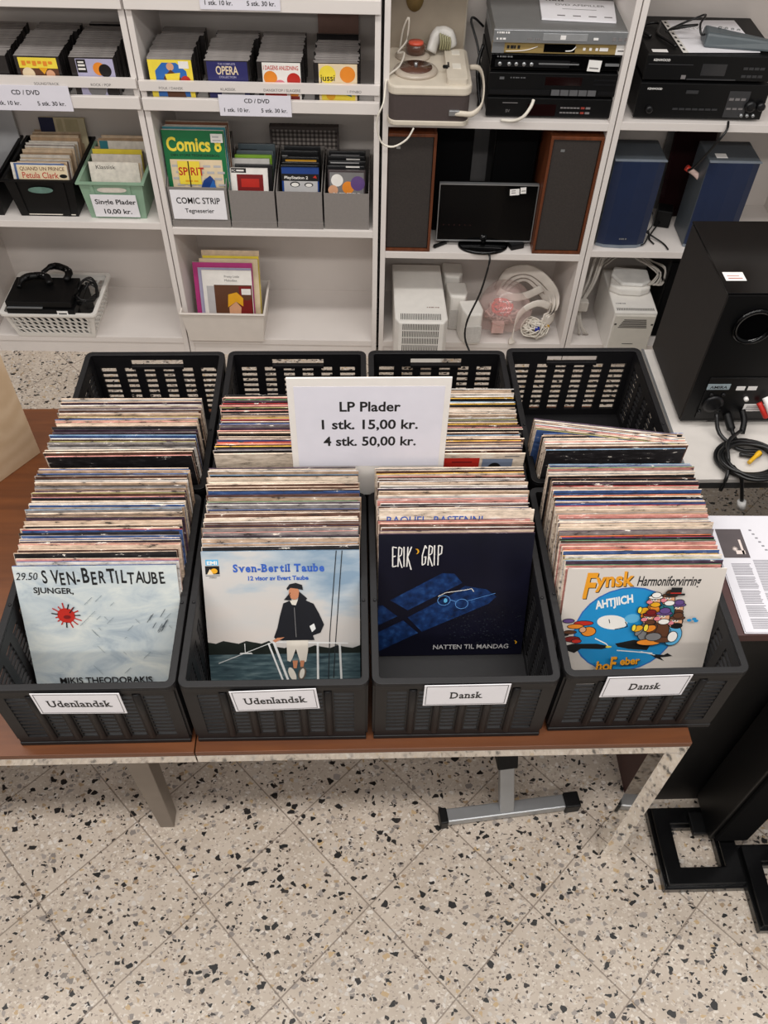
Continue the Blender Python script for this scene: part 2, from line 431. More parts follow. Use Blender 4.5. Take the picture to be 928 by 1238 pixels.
CD_ROWS = [  # u of the row, number, back edge v, description, front art
    (-1.174, 27, .285, 'far left', None),
    (-1.004, 27, .285, 'yellow and red', [('r', -.06, .062, .004, .12, I['yellow']), ('r', -.06, .062, .004, .088, I['brown']), ('c', -.035, .07, .02, I['cream']), ('c', .035, .07, .014, I['skin']),
                                          ('p', [(.0, .09), (.03, .09), (.015, .07)], I['gold']), ('r', .0, .02, .03, .05, I['green']), ('r', .0, .062, .004, .022, I['red'])] + [('r', -.05 + .017 * k, -.038 + .017 * k, .096 + .006 * (k % 2), .110, I['orange']) for k in range(6)] + []),
    (-.832, 22, .262, 'lilac', [('r', -.052, .068, .004, .12, I['lilac']), ('r', -.05, -.02, .078, .118, I['black']), ('r', -.045, -.026, .107, .112, I['white']), ('r', -.046, -.024, .097, .103, I['white']), ('r', -.047, -.024, .086, .092, I['white']),
                                ('c', .02, .09, .02, I['orange']), ('c', .038, .085, .02, I['black']), ('c', .0, .03, .03, I['grey']), ('c', .05, .02, .02, I['black'])]),
    (-.584, 27, .275, 'yellow and blue', [('r', -.07, .07, .001, .124, I['yellow']), ('p', [(-.05, .09), (-.025, .115), (.02, .115), (.05, .09), (.055, .01), (-.05, .01)], I['blue']), ('c', 0, .103, .012, I['skin']),
                                          ('p', [(-.025, .07), (0, .094), (.03, .07), (.04, .005), (-.02, .005)], I['brown']), ('p', [(-.02, .08), (.03, .085), (.02, .05), (-.01, .03)], I['yellow']), ('c', .045, .06, .016, I['red']), ('r', .028, .06, .098, .12, I['white'])]),
    (-.398, 26, .255, 'OPERA', [('r', -.064, .066, .001, .122, I['navy']), ('t', 'OPERA', 0, .083, .036, I['cream'], .02, .072), ('t', 'THE COMPLETE', 0, .112, .008, I['lilac']), ('t', 'COLLECTION', 0, .072, .009, I['lilac']), ('r', -.025, .05, .002, .05, I['lgrey'])]),
    (-.230, 25, .25, 'red and white', [('r', -.055, .068, .001, .122, I['white']), ('t', 'I DAGENS ANLEDNING', .005, .1, .018, I['red'], .02, .112), ('c', -.03, .075, .022, I['orange']), ('c', .0, .05, .02, I['pink']), ('c', .045, .07, .022, I['red']),
                                       ('r', -.05, .02, .01, .035, I['red']), ('c', .045, .03, .015, I['orange']), ('r', .02, .062, .004, .02, I['dkred'])]),
    (-.049, 17, .19, 'jussi', [('r', -.058, .066, .001, .122, I['cream']), ('c', -.03, .09, .027, I['yellow']), ('c', .035, .09, .025, I['orange']), ('r', -.05, .06, .002, .05, I['yellow']), ('t', 'jussi', -.03, .07, .028, I['black']),
                               ('p', [(.02, .03), (.04, .04), (.05, .02)], I['teal']), ('c', -.02, .025, .015, I['gold'])]),
]
for ri, (u, n, vb, nm, art) in enumerate(CD_ROWS):
    for k in range(n):
        v = .006 + (vb - .006) * k / n + random.uniform(-.0004, .0004)
        du = random.uniform(-.0025, .0025) + (.012 * (k > n - 8) * (ri in (1, 3, 4)) if ri != 6 else random.uniform(-.004, .004))
        dz = 0.0012
        loc = S(u + du, v, (1.064 if u < -.7 else 1.062) + dz); rot = (R(-2.0), random.uniform(-.006, .006), AS)
        if k == 0 and art:
            q = cd_mesh(0)
            o = q.build('compact_disc_case', [jewel_dark, jewel], loc=loc, rot=rot)
            q = MB(); art_cd(q, art); q.build('cover_insert', PRINTS, o, normals=False)
            lab = {'yellow and red': 'disc with yellow title band and red foot at front of its row', 'lilac': 'disc with pale lilac cover and black text box at front of its row',
                   'yellow and blue': 'disc with yellow bordered blue cover at front of its row', 'OPERA': 'disc with dark blue cover lettered OPERA at front of its row',
                   'red and white': 'disc with white and red cover lettered I DAGENS ANLEDNING', 'jussi': 'disc with pale yellow and orange cover at front of short row'}[nm]
            tag(o, lab, 'disc', 'discs facing forward on the railed shelf')
            continue
        lab = {'far left': 'grey cased disc in the row cut off at the far left edge', 'yellow and red': 'grey cased disc in row behind the yellow banded red cover', 'lilac': 'grey cased disc in row behind the lilac cover',
               'yellow and blue': 'grey cased disc in row behind the yellow bordered cover', 'OPERA': 'grey cased disc in row behind the OPERA disc', 'red and white': 'grey cased disc in row behind the red and white cover',
               'jussi': 'grey cased disc in short row behind the pale yellow cover'}[nm]
        g = 'discs in the %s row' % nm.replace('jussi', 'short')
        if ri == 0 and k == 0:
            cd_src.location = loc; cd_src.rotation_euler = rot; tag(cd_src, lab, 'disc', g)
        else:
            o = cd_src.copy(); C.objects.link(o); o.location = loc; o.rotation_euler = rot; tag(o, lab, 'disc', g)
# upright book and one loose disc behind the last row
q = MB(); q.box(-.07, .07, 0, .015, 0, .215, 0); q.text('JOURNAL', MF(0, -.0005, .165), .026, 1, .005, width=.105)
tag(q.build('journal_book', [mat('journal_cover', (150, 116, 104), .6), mat('journal_title', (84, 50, 46), .6)], loc=S(-.053, .325, 1.0635), rot=(R(-3), 0, AS)), 'brown pink book lettered JOURNAL standing behind the shortest disc row', 'book')
tag(cd_mesh(0).build('compact_disc_case', [jewel_dark, mat('brown_edge', (112, 92, 84), .4)], loc=S(-.052, .235, 1.0635), rot=(R(-4), 0, AS)), 'lone disc leaning between the shortest row and the JOURNAL book', 'disc')
for k in range(2):
    o = cd_src.copy(); C.objects.link(o); o.location = S(-.825 + .002 * k, .278 + .011 * k, 1.0655); o.rotation_euler = (R(-2), 0, AS)
    tag(o, 'grey cased disc in row behind the lilac cover', 'disc', 'discs in the lilac row')

# ---------------------------------------------------------------- boxes of singles and comics
def open_bin(q, wb, wt, db, dt, h, t=.004, m=0, lip=.008):
    """tapered open-topped bin, base centred at the origin"""
    B = [(-wb / 2, -db / 2, 0), (wb / 2, -db / 2, 0), (wb / 2, db / 2, 0), (-wb / 2, db / 2, 0)]
    T = [(-wt / 2, -dt / 2, h), (wt / 2, -dt / 2, h), (wt / 2, dt / 2, h), (-wt / 2, dt / 2, h)]
    Bi = [(x - math.copysign(t, x), y - math.copysign(t, y), t) for x, y, z in B]
    Ti = [(x - math.copysign(t, x), y - math.copysign(t, y), h) for x, y, z in T]
    q.face(B[::-1], m); q.face(Bi, m)
    for i in range(4):
        j = (i + 1) % 4
        q.face([B[i], B[j], T[j], T[i]], m); q.face([Bi[j], Bi[i], Ti[i], Ti[j]], m)
    q.frame([(x + math.copysign(lip, x), y + math.copysign(lip, y)) for x, y, z in T], [(x, y) for x, y, z in Ti], h - .006, h, m)
def single(q, m=0):
    q.box(-.09, .09, -.0012, .0012, 0, .18, m)
    return q
PAPERS = [mat('sleeve_' + n, c, .65, var=.16, scale=50) for n, c in (('cream', (214, 190, 160)), ('tan', (178, 148, 116)), ('brown', (120, 92, 76)), ('white', (222, 214, 202)), ('plum', (96, 70, 72)),
                                                                       ('rose', (196, 130, 118)), ('blue', (72, 96, 142)), ('grey', (140, 132, 126)))]
def singles_in(u, v0, v1, z, n, w, rows, what, lean=-10, first=None):
    src = None
    for k in range(n):
        v = v0 + (v1 - v0) * (k + .5) / n
        m = PAPERS[random.choice(rows)]
        loc = S(u + random.uniform(-.006, .006), v, z + random.uniform(0, .001)); rot = (R(lean + random.uniform(-1, 1)), random.uniform(-.012, .012), AS)
        q = single(MB()); o = q.build('single_record', [m], loc=loc, rot=rot)
        o.scale = (1, 1, random.uniform(.93, 1.0))
        tag(o, what, 'record', what.split(' in ')[0] + ' of the singles')
# black crate on the left with 7-inch singles
def black_bin(u, z, label):
    t = thing('storage_crate', label, 'crate', S(u, .185, z), AS)
    q = MB(); open_bin(q, .212, .248, .30, .33, .150, .004)
    for x in (-.105, .05): q.hexa([(x, -.153, .004), (x + .03, -.153, .004), (x + .03, -.148, .004), (x, -.148, .004)], [(x * 1.1, -.170, .142), (x * 1.1 + .034, -.170, .142), (x * 1.1 + .034, -.164, .142), (x * 1.1, -.164, .142)])
    q.build('body', black_satin, t)
    q = MB(); q.prism([(-.036 + .012 * 0 + .05 * c, .112 + .012 * s_) for c, s_ in [(math.cos(a * math.pi / 8) * .9 + .72, math.sin(a * math.pi / 8)) for a in range(16)]], 0, .002, 0, MF(0, -.166, 0) @ Matrix.Rotation(0, 4, 'X'))
    q.build('hand_hole', mat('teal_record_label', (92, 122, 112), .5, var=.3, scale=40), t)
    return t
black_bin(-1.125, .613, 'black plastic crate full of cream and brown paper singles')
singles_in(-1.125, .04, .325, .619, 25, .18, [0, 1, 2, 3, 4, 0, 1, 0, 7], 'plain single record in black crate behind the red lettered sleeve', -14)
def sleeve7(u, v, z, m, label, art, lean=-13, h=1.0):
    q = single(MB()); o = q.build('single_record', [m], loc=S(u, v, z), rot=(R(lean), 0, AS)); tag(o, label, 'record')
    o.scale = (1, 1, h)
    if art:
        q = MB(); art_cd(q, art, -.0015); q.build('sleeve_print', PRINTS, o, normals=False)
sleeve7(-1.118, .0345, .619, PAPERS[3], 'single with red script lettering at the front of the black crate', [('r', -.088, .088, .10, .178, I['cream']), ('t', 'Petula Clark', -.01, .134, .030, I['red'], .01, .13),
        ('t', 'QUAND UN PRINCE', 0, .161, .018, I['brown'], .008, .16), ('c', .072, .142, .014, .007, I['black'])], h=.98)
sleeve7(-1.128, .0385, .619, PAPERS[6], 'blue edged single just behind the red script sleeve', None)
sleeve7(-1.14, .0425, .619, PAPERS[3], 'white single with lilac edge second behind the red script sleeve', None)
q = MB(); q.box(-.085, .085, 0, .006, 0, .20, 0); q.box(-.085, -.03, -.0008, 0, .14, .20, 1); q.box(-.02, .0, -.0006, 0, .15, .195, 2); q.box(.01, .06, -.0006, 0, .15, .195, 2)
tag(q.build('index_card', [mat('aged_paper', (206, 194, 160), .7), mat('navy_print', (28, 32, 66), .6), mat('aged_paper_shade', (186, 174, 138), .7)], loc=S(-1.10, .315, .642), rot=(R(-6), 0, AS)),
    'tall cream and navy card standing at the back of the black crate', 'card')
black_bin(-1.40, .613, 'black crate cut off by the left edge of the picture')
q = MB()
for k in range(3): pass
q.box(-.10, .10, 0, .004, 0, .2)
tag(q.build('album_cover', [mat('dark_cover', (52, 48, 48), .4)], loc=S(-1.40, .06, .62), rot=(R(-12), 0, AS)), 'dark record cover standing in the cut off black crate', 'record')
q = MB(); q.box(-.11, .11, 0, .012, 0, .33); tag(q.build('upright_sheet', [mat('pale_blue_white', (206, 206, 208), .5, var=.03)], loc=S(-1.385, .33, .614), rot=(0, 0, AS), bevel=.002), 'pale white panel standing behind the cut off black crate', 'panel')

# green crate
t = thing('storage_crate', 'sage green crate labelled Single Plader on the left shelf', 'crate', S(-.868, .165, .613), AS)
sage = mat('sage_plastic', (136, 166, 142), .45, var=.05)
q = MB(); open_bin(q, .204, .228, .27, .30, .148, .004, 0, .008)
for x in (-.07, .052): q.hexa([(x, -.139, .004), (x + .012, -.139, .004), (x + .012, -.133, .004), (x, -.133, .004)], [(x * 1.1, -.153, .142), (x * 1.1 + .012, -.153, .142), (x * 1.1 + .012, -.147, .142), (x * 1.1, -.147, .142)])
q.build('body', sage, t)
TL = Matrix.Translation((0, -.1475, .118)) @ Matrix.Rotation(R(5.8), 4, 'X')
q = MB(); q.prism([(.033 * math.cos(a) + (.02 if math.cos(a) > 0 else -.02), .010 * math.sin(a)) for a in [k * math.pi / 10 for k in range(20)]], 0, .0012, 0, TL @ MF(0, 0, 0)); q.build('hand_hole', PAPERS[3], t)
q = MB(); T0 = Matrix.Translation((.0, -.1462, .05)) @ Matrix.Rotation(R(5.8), 4, 'X')
q.box(-.082, .082, -.0015, 0, -.04, .052, 0, T0); q.text('Single Plader', T0 @ MF(.004, -.0018, .014), .028, 1, .02, width=.148); q.text('10,00 kr.', T0 @ MF(.005, -.0018, -.026), .028, 1, .02, width=.1)
q.build('label_card', [white_card, ink], t)
singles_in(-.868, .12, .28, .619, 9, .18, [0, 3, 3, 1, 7], 'plain single record in green crate behind the paper sleeve', -12)
sleeve7(-.868, .075, .619, PAPERS[3], 'white paper single lettered klassisk at the front of the green crate', [('t', 'Klassisk', -.03, .155, .02, I['black'], .0, .07)], -10, .97)
sleeve7(-.862, .085, .619, PAPERS[0], 'cream single peeping out right of the klassisk sleeve', [('c', .06, .12, .018, I['lgrey'])], -10, .93)
sleeve7(-.862, .105, .619, PAPERS[3], 'white single standing taller behind the klassisk sleeve', None, -11, 1.04)
sleeve7(-.865, .135, .619, PRINTS[I['yellow']], 'yellow single in the middle of the green crate', None, -11, 1.06)
sleeve7(-.85, .19, .619, PAPERS[3], 'white single with blue corner at the back of the green crate', [('r', -.09, -.06, .12, .18, I['teal'])], -11, 1.08)

# grey cardboard magazine boxes
felt = mat('grey_cardboard', (132, 126, 122), .85, var=.05, scale=120)
felt_dark = mat('grey_cardboard_inside', (104, 98, 94), .85, var=.05)
def file_box(u0, u1, label, hf=.14, hb=.25, band=True, d=.27, v=.012):
    w_ = u1 - u0 - .004; t = thing('magazine_box', label, 'box', S((u0 + u1) / 2, v, .594), AS); h = w_ / 2; k = .0025
    q = MB(); q.box(-h, h, 0, k, .001, hf); q.box(-h, h, d - k, d, .001, hb); q.box(-h + k, h - k, k, d - k, .001, .004)
    for x in (-h, h - k):
        q.prism([(k, .004), (d - k, .004), (d - k, hb), (.10, hb * .9), (k, hf)], 0, k, 0, Matrix(((0, 0, 1, x), (1, 0, 0, 0), (0, 1, 0, 0), (0, 0, 0, 1))))
    q.build('body', felt, t)
    if band:
        q = MB(); q.frame([(-h - .0015, -.003), (h + .0015, -.003), (h + .0015, d + .002), (-h - .0015, d + .002)], [(-h, 0), (h, 0), (h, d), (-h, d)], .0005, .026); q.build('lid_band', felt, t)
    return t
fb = file_box(-.668, -.452, 'widest grey file box, labelled COMIC STRIP', .156, .235)
q = MB(); q.box(-.098, .098, -.0046, -.0034, .034, .148, 0); q.text('COMIC STRIP', MF(.0, -.0050, .096), .034, 1, .014, width=.158); q.text('Tegneserier', MF(0, -.0050, .060), .024, 1, .012, width=.106)
q.build('label_card', [white_card, ink], fb)
file_box(-.449, -.281, 'grey file box beside the COMIC STRIP box, green case inside', .146, .185)
file_box(-.278, -.109, 'grey file box second from the right, blue game case in front', .146, .185)
file_box(-.106, .062, 'grey file box at the right end, without a band', .143, .175, False)
# comics
def book(u, v, z, wd, h, t_, m, lean, label, cat='book', art=None, name='comic_book', group=None, page=None):
    o = MB().box(-wd / 2, wd / 2, 0, t_, 0, h).build(name, [m, page or PAPERS[3]], loc=S(u, v, z), rot=(R(lean), 0, AS))
    for p in o.data.polygons:
        if abs(p.normal.z) > .9 or p.normal.x > .9: p.material_index = 1
    tag(o, label, cat, group)
    if art:
        q = MB(); art_cd(q, art, -.0004); q.build('cover_print', PRINTS, o, normals=False)
    return o
ca = [('r', -.106, .106, .002, .33, I['green']), ('t', 'Comics 8', 0, .262, .066, I['yellow'], .03, .192), ('t', 'DEN STORE TEGNESERIEBOG', 0, .243, .012, I['black'], .01, .17), ('r', -.092, .092, .004, .232, I['cream'])]
for k in range(34):
    r_, c_ = divmod(k, 5); ca.append(('r', -.088 + .037 * c_ + .012 * (r_ % 2), -.062 + .037 * c_ + .012 * (r_ % 2), .205 - .022 * r_, .213 - .022 * r_, I['lgrey']))
ca += [('r', -.066, .012, .145, .228, I['yellow']), ('t', 'SPIRIT', -.02, .178, .040, I['red'], .02, .09), ('r', -.045, -.02, .154, .160, I['gold']), ('r', -.015, .0, .154, .160, I['gold']), ('r', -.030, -.026, .004, .228, I['black']),
       ('p', [(.0, .004), (-.002, .11), (.02, .16), (.045, .178), (.06, .16), (.058, .1), (.066, .05), (.05, .004)], I['dblue']), ('p', [(.03, .12), (.055, .165), (.066, .12), (.072, .06), (.058, .05)], I['blue']), ('p', [(.01, .09), (.02, .12), (.03, .1), (.025, .08)], I['cream'])]
ca += [('r', .062, .104, .294, .324, I['white']), ('r', .068, .097, .299, .304, I['lgrey']), ('r', .068, .09, .311, .316, I['lgrey'])]
book(-.556, .030, .602, .216, .332, .010, PRINTS[I['green']], -6, 'green comic album lettered Comics 8 at the front of the box', art=ca)
book(-.552, .045, .602, .218, .337, .008, PRINTS[I['teal']], -6, 'dark teal comic album right behind the green one')
book(-.548, .057, .602, .216, .335, .010, PRINTS[I['black']], -6, 'black edged comic album third in the box')
book(-.545, .071, .602, .218, .342, .012, PRINTS[I['brown']], -6, 'brown comic album at the back of the comic box')
def case(u, v, m, label, art=None, h=.19, lean=-12, wd=.135, group=None):
    q = MB(); q.box(-wd / 2, wd / 2, 0, .013, 0, h)
    o = q.build('game_case', [m], loc=S(u, v, .612), rot=(R(lean), 0, AS), bevel=.0015); tag(o, label, 'case', group)
    if art: q = MB(); art_cd(q, art, -.0004); q.build('cover_print', PRINTS, o, normals=False)
KB = mat('black_case', (24, 24, 26), .3, var=.1)
case(-.375, .035, PRINTS[I['white']], 'white fronted case with red picture, front of its grey box', [('r', -.064, .064, .004, .186, I['white']), ('r', -.064, -.01, .17, .186, I['black']), ('t', 'PC', -.055, .173, .012, I['white']), ('r', -.045, -.018, .175, .181, I['white']), ('r', -.045, .05, .09, .165, I['dkred']), ('r', -.03, .035, .12, .15, I['red'])], .185)
case(-.36, .053, KB, 'black case directly behind the white case with red picture')
case(-.372, .085, PRINTS[I['white']], 'white edged case in front of the lime green one', None, .195)
case(-.365, .103, PRINTS[I['lime']], 'lime green case in the second grey box', None, .20)
case(-.362, .135, mat('grey_teal_case', (96, 108, 112), .35), 'grey teal case behind the lime green one', None, .20)
case(-.358, .165, mat('dark_grey_teal_case', (78, 90, 96), .35), 'slate case with dark band at the back of the second grey box', [('r', -.06, .0, .175, .192, I['black'])], .21)
case(-.19, .035, PRINTS[I['dblue']], 'blue topped game case with drawn glasses, front of its box', [('r', -.067, .067, .155, .19, I['dblue']), ('r', -.067, .067, .145, .17, I['black']), ('t', 'PlayStation 2', -.015, .152, .014, I['white'], .02, .085), ('r', -.06, .062, .0, .145, I['lgrey']), ('c', -.02, .133, .018, .01, I['black']), ('c', -.02, .132, .014, .007, I['white']), ('c', .03, .132, .016, .008, I['black']), ('c', .03, .131, .012, .006, I['white']), ('p', [(.045, .158), (.06, .155), (.055, .166)], I['red'])], .19)
for k, (v, lb) in enumerate(((.055, 'first'), (.075, 'second'))):
    case(-.195 + .004 * k, v, KB, 'black game case between the blue case and the tan one', None, .19, group='black cases behind the blue one')
case(-.193, .105, KB, 'black case with tan cover in the third grey box', [('r', -.055, .058, .15, .186, I['gold']), ('r', -.055, .058, .155, .18, I['cream']), ('t', 'Best', -.02, .16, .018, I['brown'], .01, .03)], .195)
case(-.198, .14, KB, 'black case with white corner mark behind the tan cover', [('r', -.065, -.045, .17, .184, I['lgrey'])], .20)
case(-.19, .165, KB, 'black case with silver line at the back of the third grey box', [('r', -.03, .05, .182, .186, I['lgrey'])], .205)
case(-.022, .035, mat('war_case', (66, 56, 58), .35), 'game case with orange blast picture at front of rightmost file box', [('r', -.062, .062, .03, .178, I['lgrey']), ('r', -.062, .062, .06, .178, I['grey']), ('c', -.035, .15, .022, I['white']), ('c', -.05, .115, .018, I['skin']), ('c', .005, .125, .022, I['orange']), ('c', .04, .14, .026, I['purple']), ('r', -.062, .062, .05, .10, I['brown']), ('t', 'BATTLEFIELD', 0, .096, .015, I['white'], .01, .1)], .185)
for k in range(4):
    case(-.026 + .003 * (k % 2), .062 + .028 * k, KB, 'black game case behind the one with the orange blast', [('r', -.06, .045, .183, .187, I['lgrey'])] if k % 2 else [('r', .0, .05, .182, .187, I['white'])], .187 + .004 * k, group='black cases behind the orange blast case')
# gingham lid behind
def gingham():
    m, nt, b_ = nodes_mat('grey_gingham', .85)
    tc = N(nt, 'ShaderNodeTexCoord'); sp = N(nt, 'ShaderNodeSeparateXYZ'); nt.links.new(tc.outputs['Object'], sp.inputs[0])
    ks = [math_(nt, 'GREATER_THAN', math_(nt, 'FRACT', math_(nt, 'MULTIPLY', sp.outputs[a], 62.0)), .5) for a in (0, 2)]
    f = math_(nt, 'MULTIPLY', math_(nt, 'ADD', ks[0], ks[1]), .5)
    nt.links.new(ramp(nt, f, [(0, lin((58, 52, 50))), (.5, lin((94, 86, 82))), (1, lin((150, 142, 136)))], 'LINEAR'), b_.inputs['Base Color']); return m
t = thing('box_lid', 'dark gingham lined box lid standing behind the grey file boxes', 'lid', S(-.185, .285, .596), AS)
q = MB(); q.box(-.128, .128, 0, .006, 0, .262); q.build('lining', gingham(), t)
q = MB(); q.box(-.128, -.122, -.02, 0, 0, .262); q.box(.122, .128, -.02, 0, 0, .262); q.box(-.122, .122, -.02, 0, .25, .262); q.build('rim', mat('dark_fabric_rim', (76, 68, 66), .8), t)

# white bin with songbooks
t = thing('storage_bin', 'small white plastic bin with sheet music books on the bottom shelf', 'bin', S(-.527, .085, .085), AS)
cream_plastic = mat('cream_plastic', (222, 214, 206), .45, var=.03)
q = MB(); open_bin(q, .305, .335, .20, .235, .150, .004, 0, .005); q.build('body', cream_plastic, t, bevel=.002)
q = MB(); q.prism([(.035 * math.cos(a) + (.015 if math.cos(a) > 0 else -.015), .009 * math.sin(a)) for a in [k * math.pi / 8 for k in range(16)]], 0, .001, 0, Matrix.Translation((-.1615, 0, .118)) @ Matrix.Rotation(R(90), 4, 'Z') @ Matrix.Rotation(R(-84), 4, 'X')); q.build('hand_hole', mat('hole_shade', (120, 112, 106), .8), t)
pa = [('r', -.1, .1, .002, .262, I['white']), ('r', -.055, .098, .002, .205, I['brown']), ('r', -.085, -.055, .08, .2, I['lgrey']), ('p', [(-.09, .002), (-.06, .03), (-.06, .002)], I['grey']), ('r', .045, .095, .08, .2, I['dkred']), ('c', .075, .16, .02, I['brown']),
      ('p', [(-.04, .002), (-.03, .05), (.0, .075), (.05, .07), (.075, .04), (.08, .002)], I['brown']), ('p', [(.0, .06), (.0, .11), (.03, .135), (.05, .11), (.045, .07)], I['skin']), ('p', [(-.005, .11), (.0, .165), (.035, .175), (.06, .15), (.058, .115), (.03, .135)], I['gold']),
      ('t', 'Pretty Little', .02, .236, .013, I['grey'], .0, .06), ('t', 'Melodies', .015, .22, .013, I['grey'], .0, .05), ('r', .055, .093, .165, .19, I['white'])]
book(-.513, .035, .092, .20, .265, .005, PRINTS[I['white']], -14, 'white songbook with brown child portrait at the front of the bin', art=pa, name='songbook')
book(-.522, .047, .092, .215, .268, .003, PRINTS[I['lilac']], -14, 'pale lilac songbook just behind the portrait cover', name='songbook')
book(-.530, .055, .092, .24, .285, .004, PRINTS[I['magenta']], -14, 'magenta songbook showing at the left behind the portrait cover', name='songbook')
book(-.506, .065, .092, .235, .295, .006, PRINTS[I['cream']], -14, 'tan songbook behind the magenta one', name='songbook')
book(-.498, .078, .092, .225, .300, .004, PRINTS[I['yellow']], -14, 'pale yellow songbook showing at the right', name='songbook')
book(-.500, .090, .092, .232, .315, .004, PAPERS[0], -14, 'tallest songbook, cream, at the back of the bin', name='songbook')

# slotted white basket with a console and cables
t = thing('slotted_basket', 'white slotted plastic basket on the bottom shelf at left', 'basket', S(-1.232, .115, .085), AS)
def slotted_panel(q, p00, p10, p01, p11, nx, nz, th, slant=.0, border=.02):
    """panel between four corners with slanted slots, made of crossing bars"""
    P = lambda a, c: Vector(p00) * (1 - a) * (1 - c) + Vector(p10) * a * (1 - c) + Vector(p01) * (1 - a) * c + Vector(p11) * a * c
    n = (Vector(p10) - Vector(p00)).cross(Vector(p01) - Vector(p00)).normalized() * th
    def quad(a0, c0, a1, c1, a2, c2, a3, c3):
        bt = [P(a0, c0), P(a1, c1), P(a2, c2), P(a3, c3)]; q.hexa(bt, [x + n for x in bt])
    bx = .06; bz = .16
    quad(0, 0, 1, 0, 1, bz, 0, bz); quad(0, 1 - bz, 1, 1 - bz, 1, 1, 0, 1); quad(0, bz, bx, bz, bx, 1 - bz, 0, 1 - bz); quad(1 - bx, bz, 1, bz, 1, 1 - bz, 1 - bx, 1 - bz)
    cw = (1 - 2 * bx) / nx; rh = (1 - 2 * bz) / nz
    for r in range(nz):
        c0 = bz + r * rh
        if r: quad(bx, c0 - .02, 1 - bx, c0 - .02, 1 - bx, c0 + .02, bx, c0 + .02)
        for k in range(nx + 1):
            a0 = bx + k * cw - cw * .32; a1 = a0 + cw * .42; sl = -cw * .5
            f = lambda x: max(bx * .6, min(1 - bx * .6, x))
            quad(f(a0 - sl / 2), c0, f(a1 - sl / 2), c0, f(a1 + sl / 2), c0 + rh, f(a0 + sl / 2), c0 + rh)
q = MB(); wb, wt, db, dt, h = .315, .365, .235, .275, .125
B4 = [(-wb / 2, -db / 2, 0), (wb / 2, -db / 2, 0), (wb / 2, db / 2, 0), (-wb / 2, db / 2, 0)]; T4 = [(-wt / 2, -dt / 2, h), (wt / 2, -dt / 2, h), (wt / 2, dt / 2, h), (-wt / 2, dt / 2, h)]
for i in range(4):
    j = (i + 1) % 4; slotted_panel(q, B4[i], B4[j], T4[i], T4[j], 12 if i % 2 == 0 else 8, 4, -.003)
q.box(-wb / 2, wb / 2, -db / 2, db / 2, 0, .004); q.build('body', white_plastic, t)
q = MB(); q.frame(rrect(-wt / 2 - .012, wt / 2 + .012, -dt / 2 - .012, dt / 2 + .012, .02), rrect(-wt / 2 + .004, wt / 2 - .004, -dt / 2 + .004, dt / 2 - .004, .012), h - .004, h + .006); q.build('rim', white_plastic, t)
t = thing('game_console', 'black game console with white price sticker in the slotted basket', 'console', S(-1.245, .072, .206), AS)
q = MB(); q.box(-.145, .125, -.10, .08, 0, .03); q.box(-.145, .115, -.09, .08, .034, .06); q.box(-.135, .11, -.085, .075, .03, .034); q.build('body', black_satin, t, bevel=.002)
q = MB(); q.box(-.14, .0, -.1003, -.09, .0355, .037); q.build('trim_strip', silver, t)
q = MB(); q.box(.055, .098, -.1008, -.1, .004, .026, 0); q.box(.06, .093, -.1012, -.1008, .010, .016, 1); q.build('price_sticker', [sticker_white, ink], t)
t = thing('console_prop', 'added black box propping the console and darkening the basket slots', 'adapter', S(-1.24, .115, .0895), AS)  # invented black box: holds the console up and keeps the basket slots dark
q = MB(); q.box(-.13, .12, -.085, .08, 0, .115); q.build('body', black_satin, t, bevel=.004)
q = MB(); q.tube([(.12, 0, .05), (.135, .02, .04), (.135, .06, .02)], .004, 6); q.build('lead', cable_black, t)
def controller(loc, rz, label):
    t = thing('game_controller', label, 'controller', loc, rz); t.scale = (.8, .8, .7)
    q = MB(); q.tube([(-.075, -.045, .0), (-.062, .0, .012), (-.03, .02, .016), (.03, .02, .016), (.062, .0, .012), (.075, -.045, 0)], [.012, .018, .02, .019, .02, .018, .012], 10, flat=1.0); q.build('body', black_satin, t)
    for x, y in ((-.025, -.005), (.025, -.005)):
        q = MB(); q.lathe([(.006, 0), (.006, .012), (.010, .016), (.009, .019), (.0, .018)], (x, y, .026), 12); q.build('thumbstick', dark_metal, t)
    q = MB()
    for a in range(4): q.lathe([(.0045, 0), (.004, .004)], (.048 + .011 * math.cos(a * math.pi / 2), .012 + .011 * math.sin(a * math.pi / 2), .028), 8)
    q.build('buttons', silver, t)
controller(S(-1.30, .11, .278), .2, 'black game controller lying on top of the console at left')
controller(S(-1.215, .175, .276), -.5, 'black game controller at the back of the slotted basket')
q = MB()
for k in range(6):
    pts = [S(-1.095 + .035 * math.cos(a * .9 + k) * (1 + .1 * k % .3), .09 + .07 * math.sin(a * .9 + k) , .17 + .055 + .02 * math.sin(a * 1.3 + k * 2) + .004 * k) for a in range(8)]
    q.tube(pts, .0032, 6, closed=True)
tag(q.build('cable_bundle', cable_black), 'bundle of black cables at the right side of the slotted basket', 'cable')

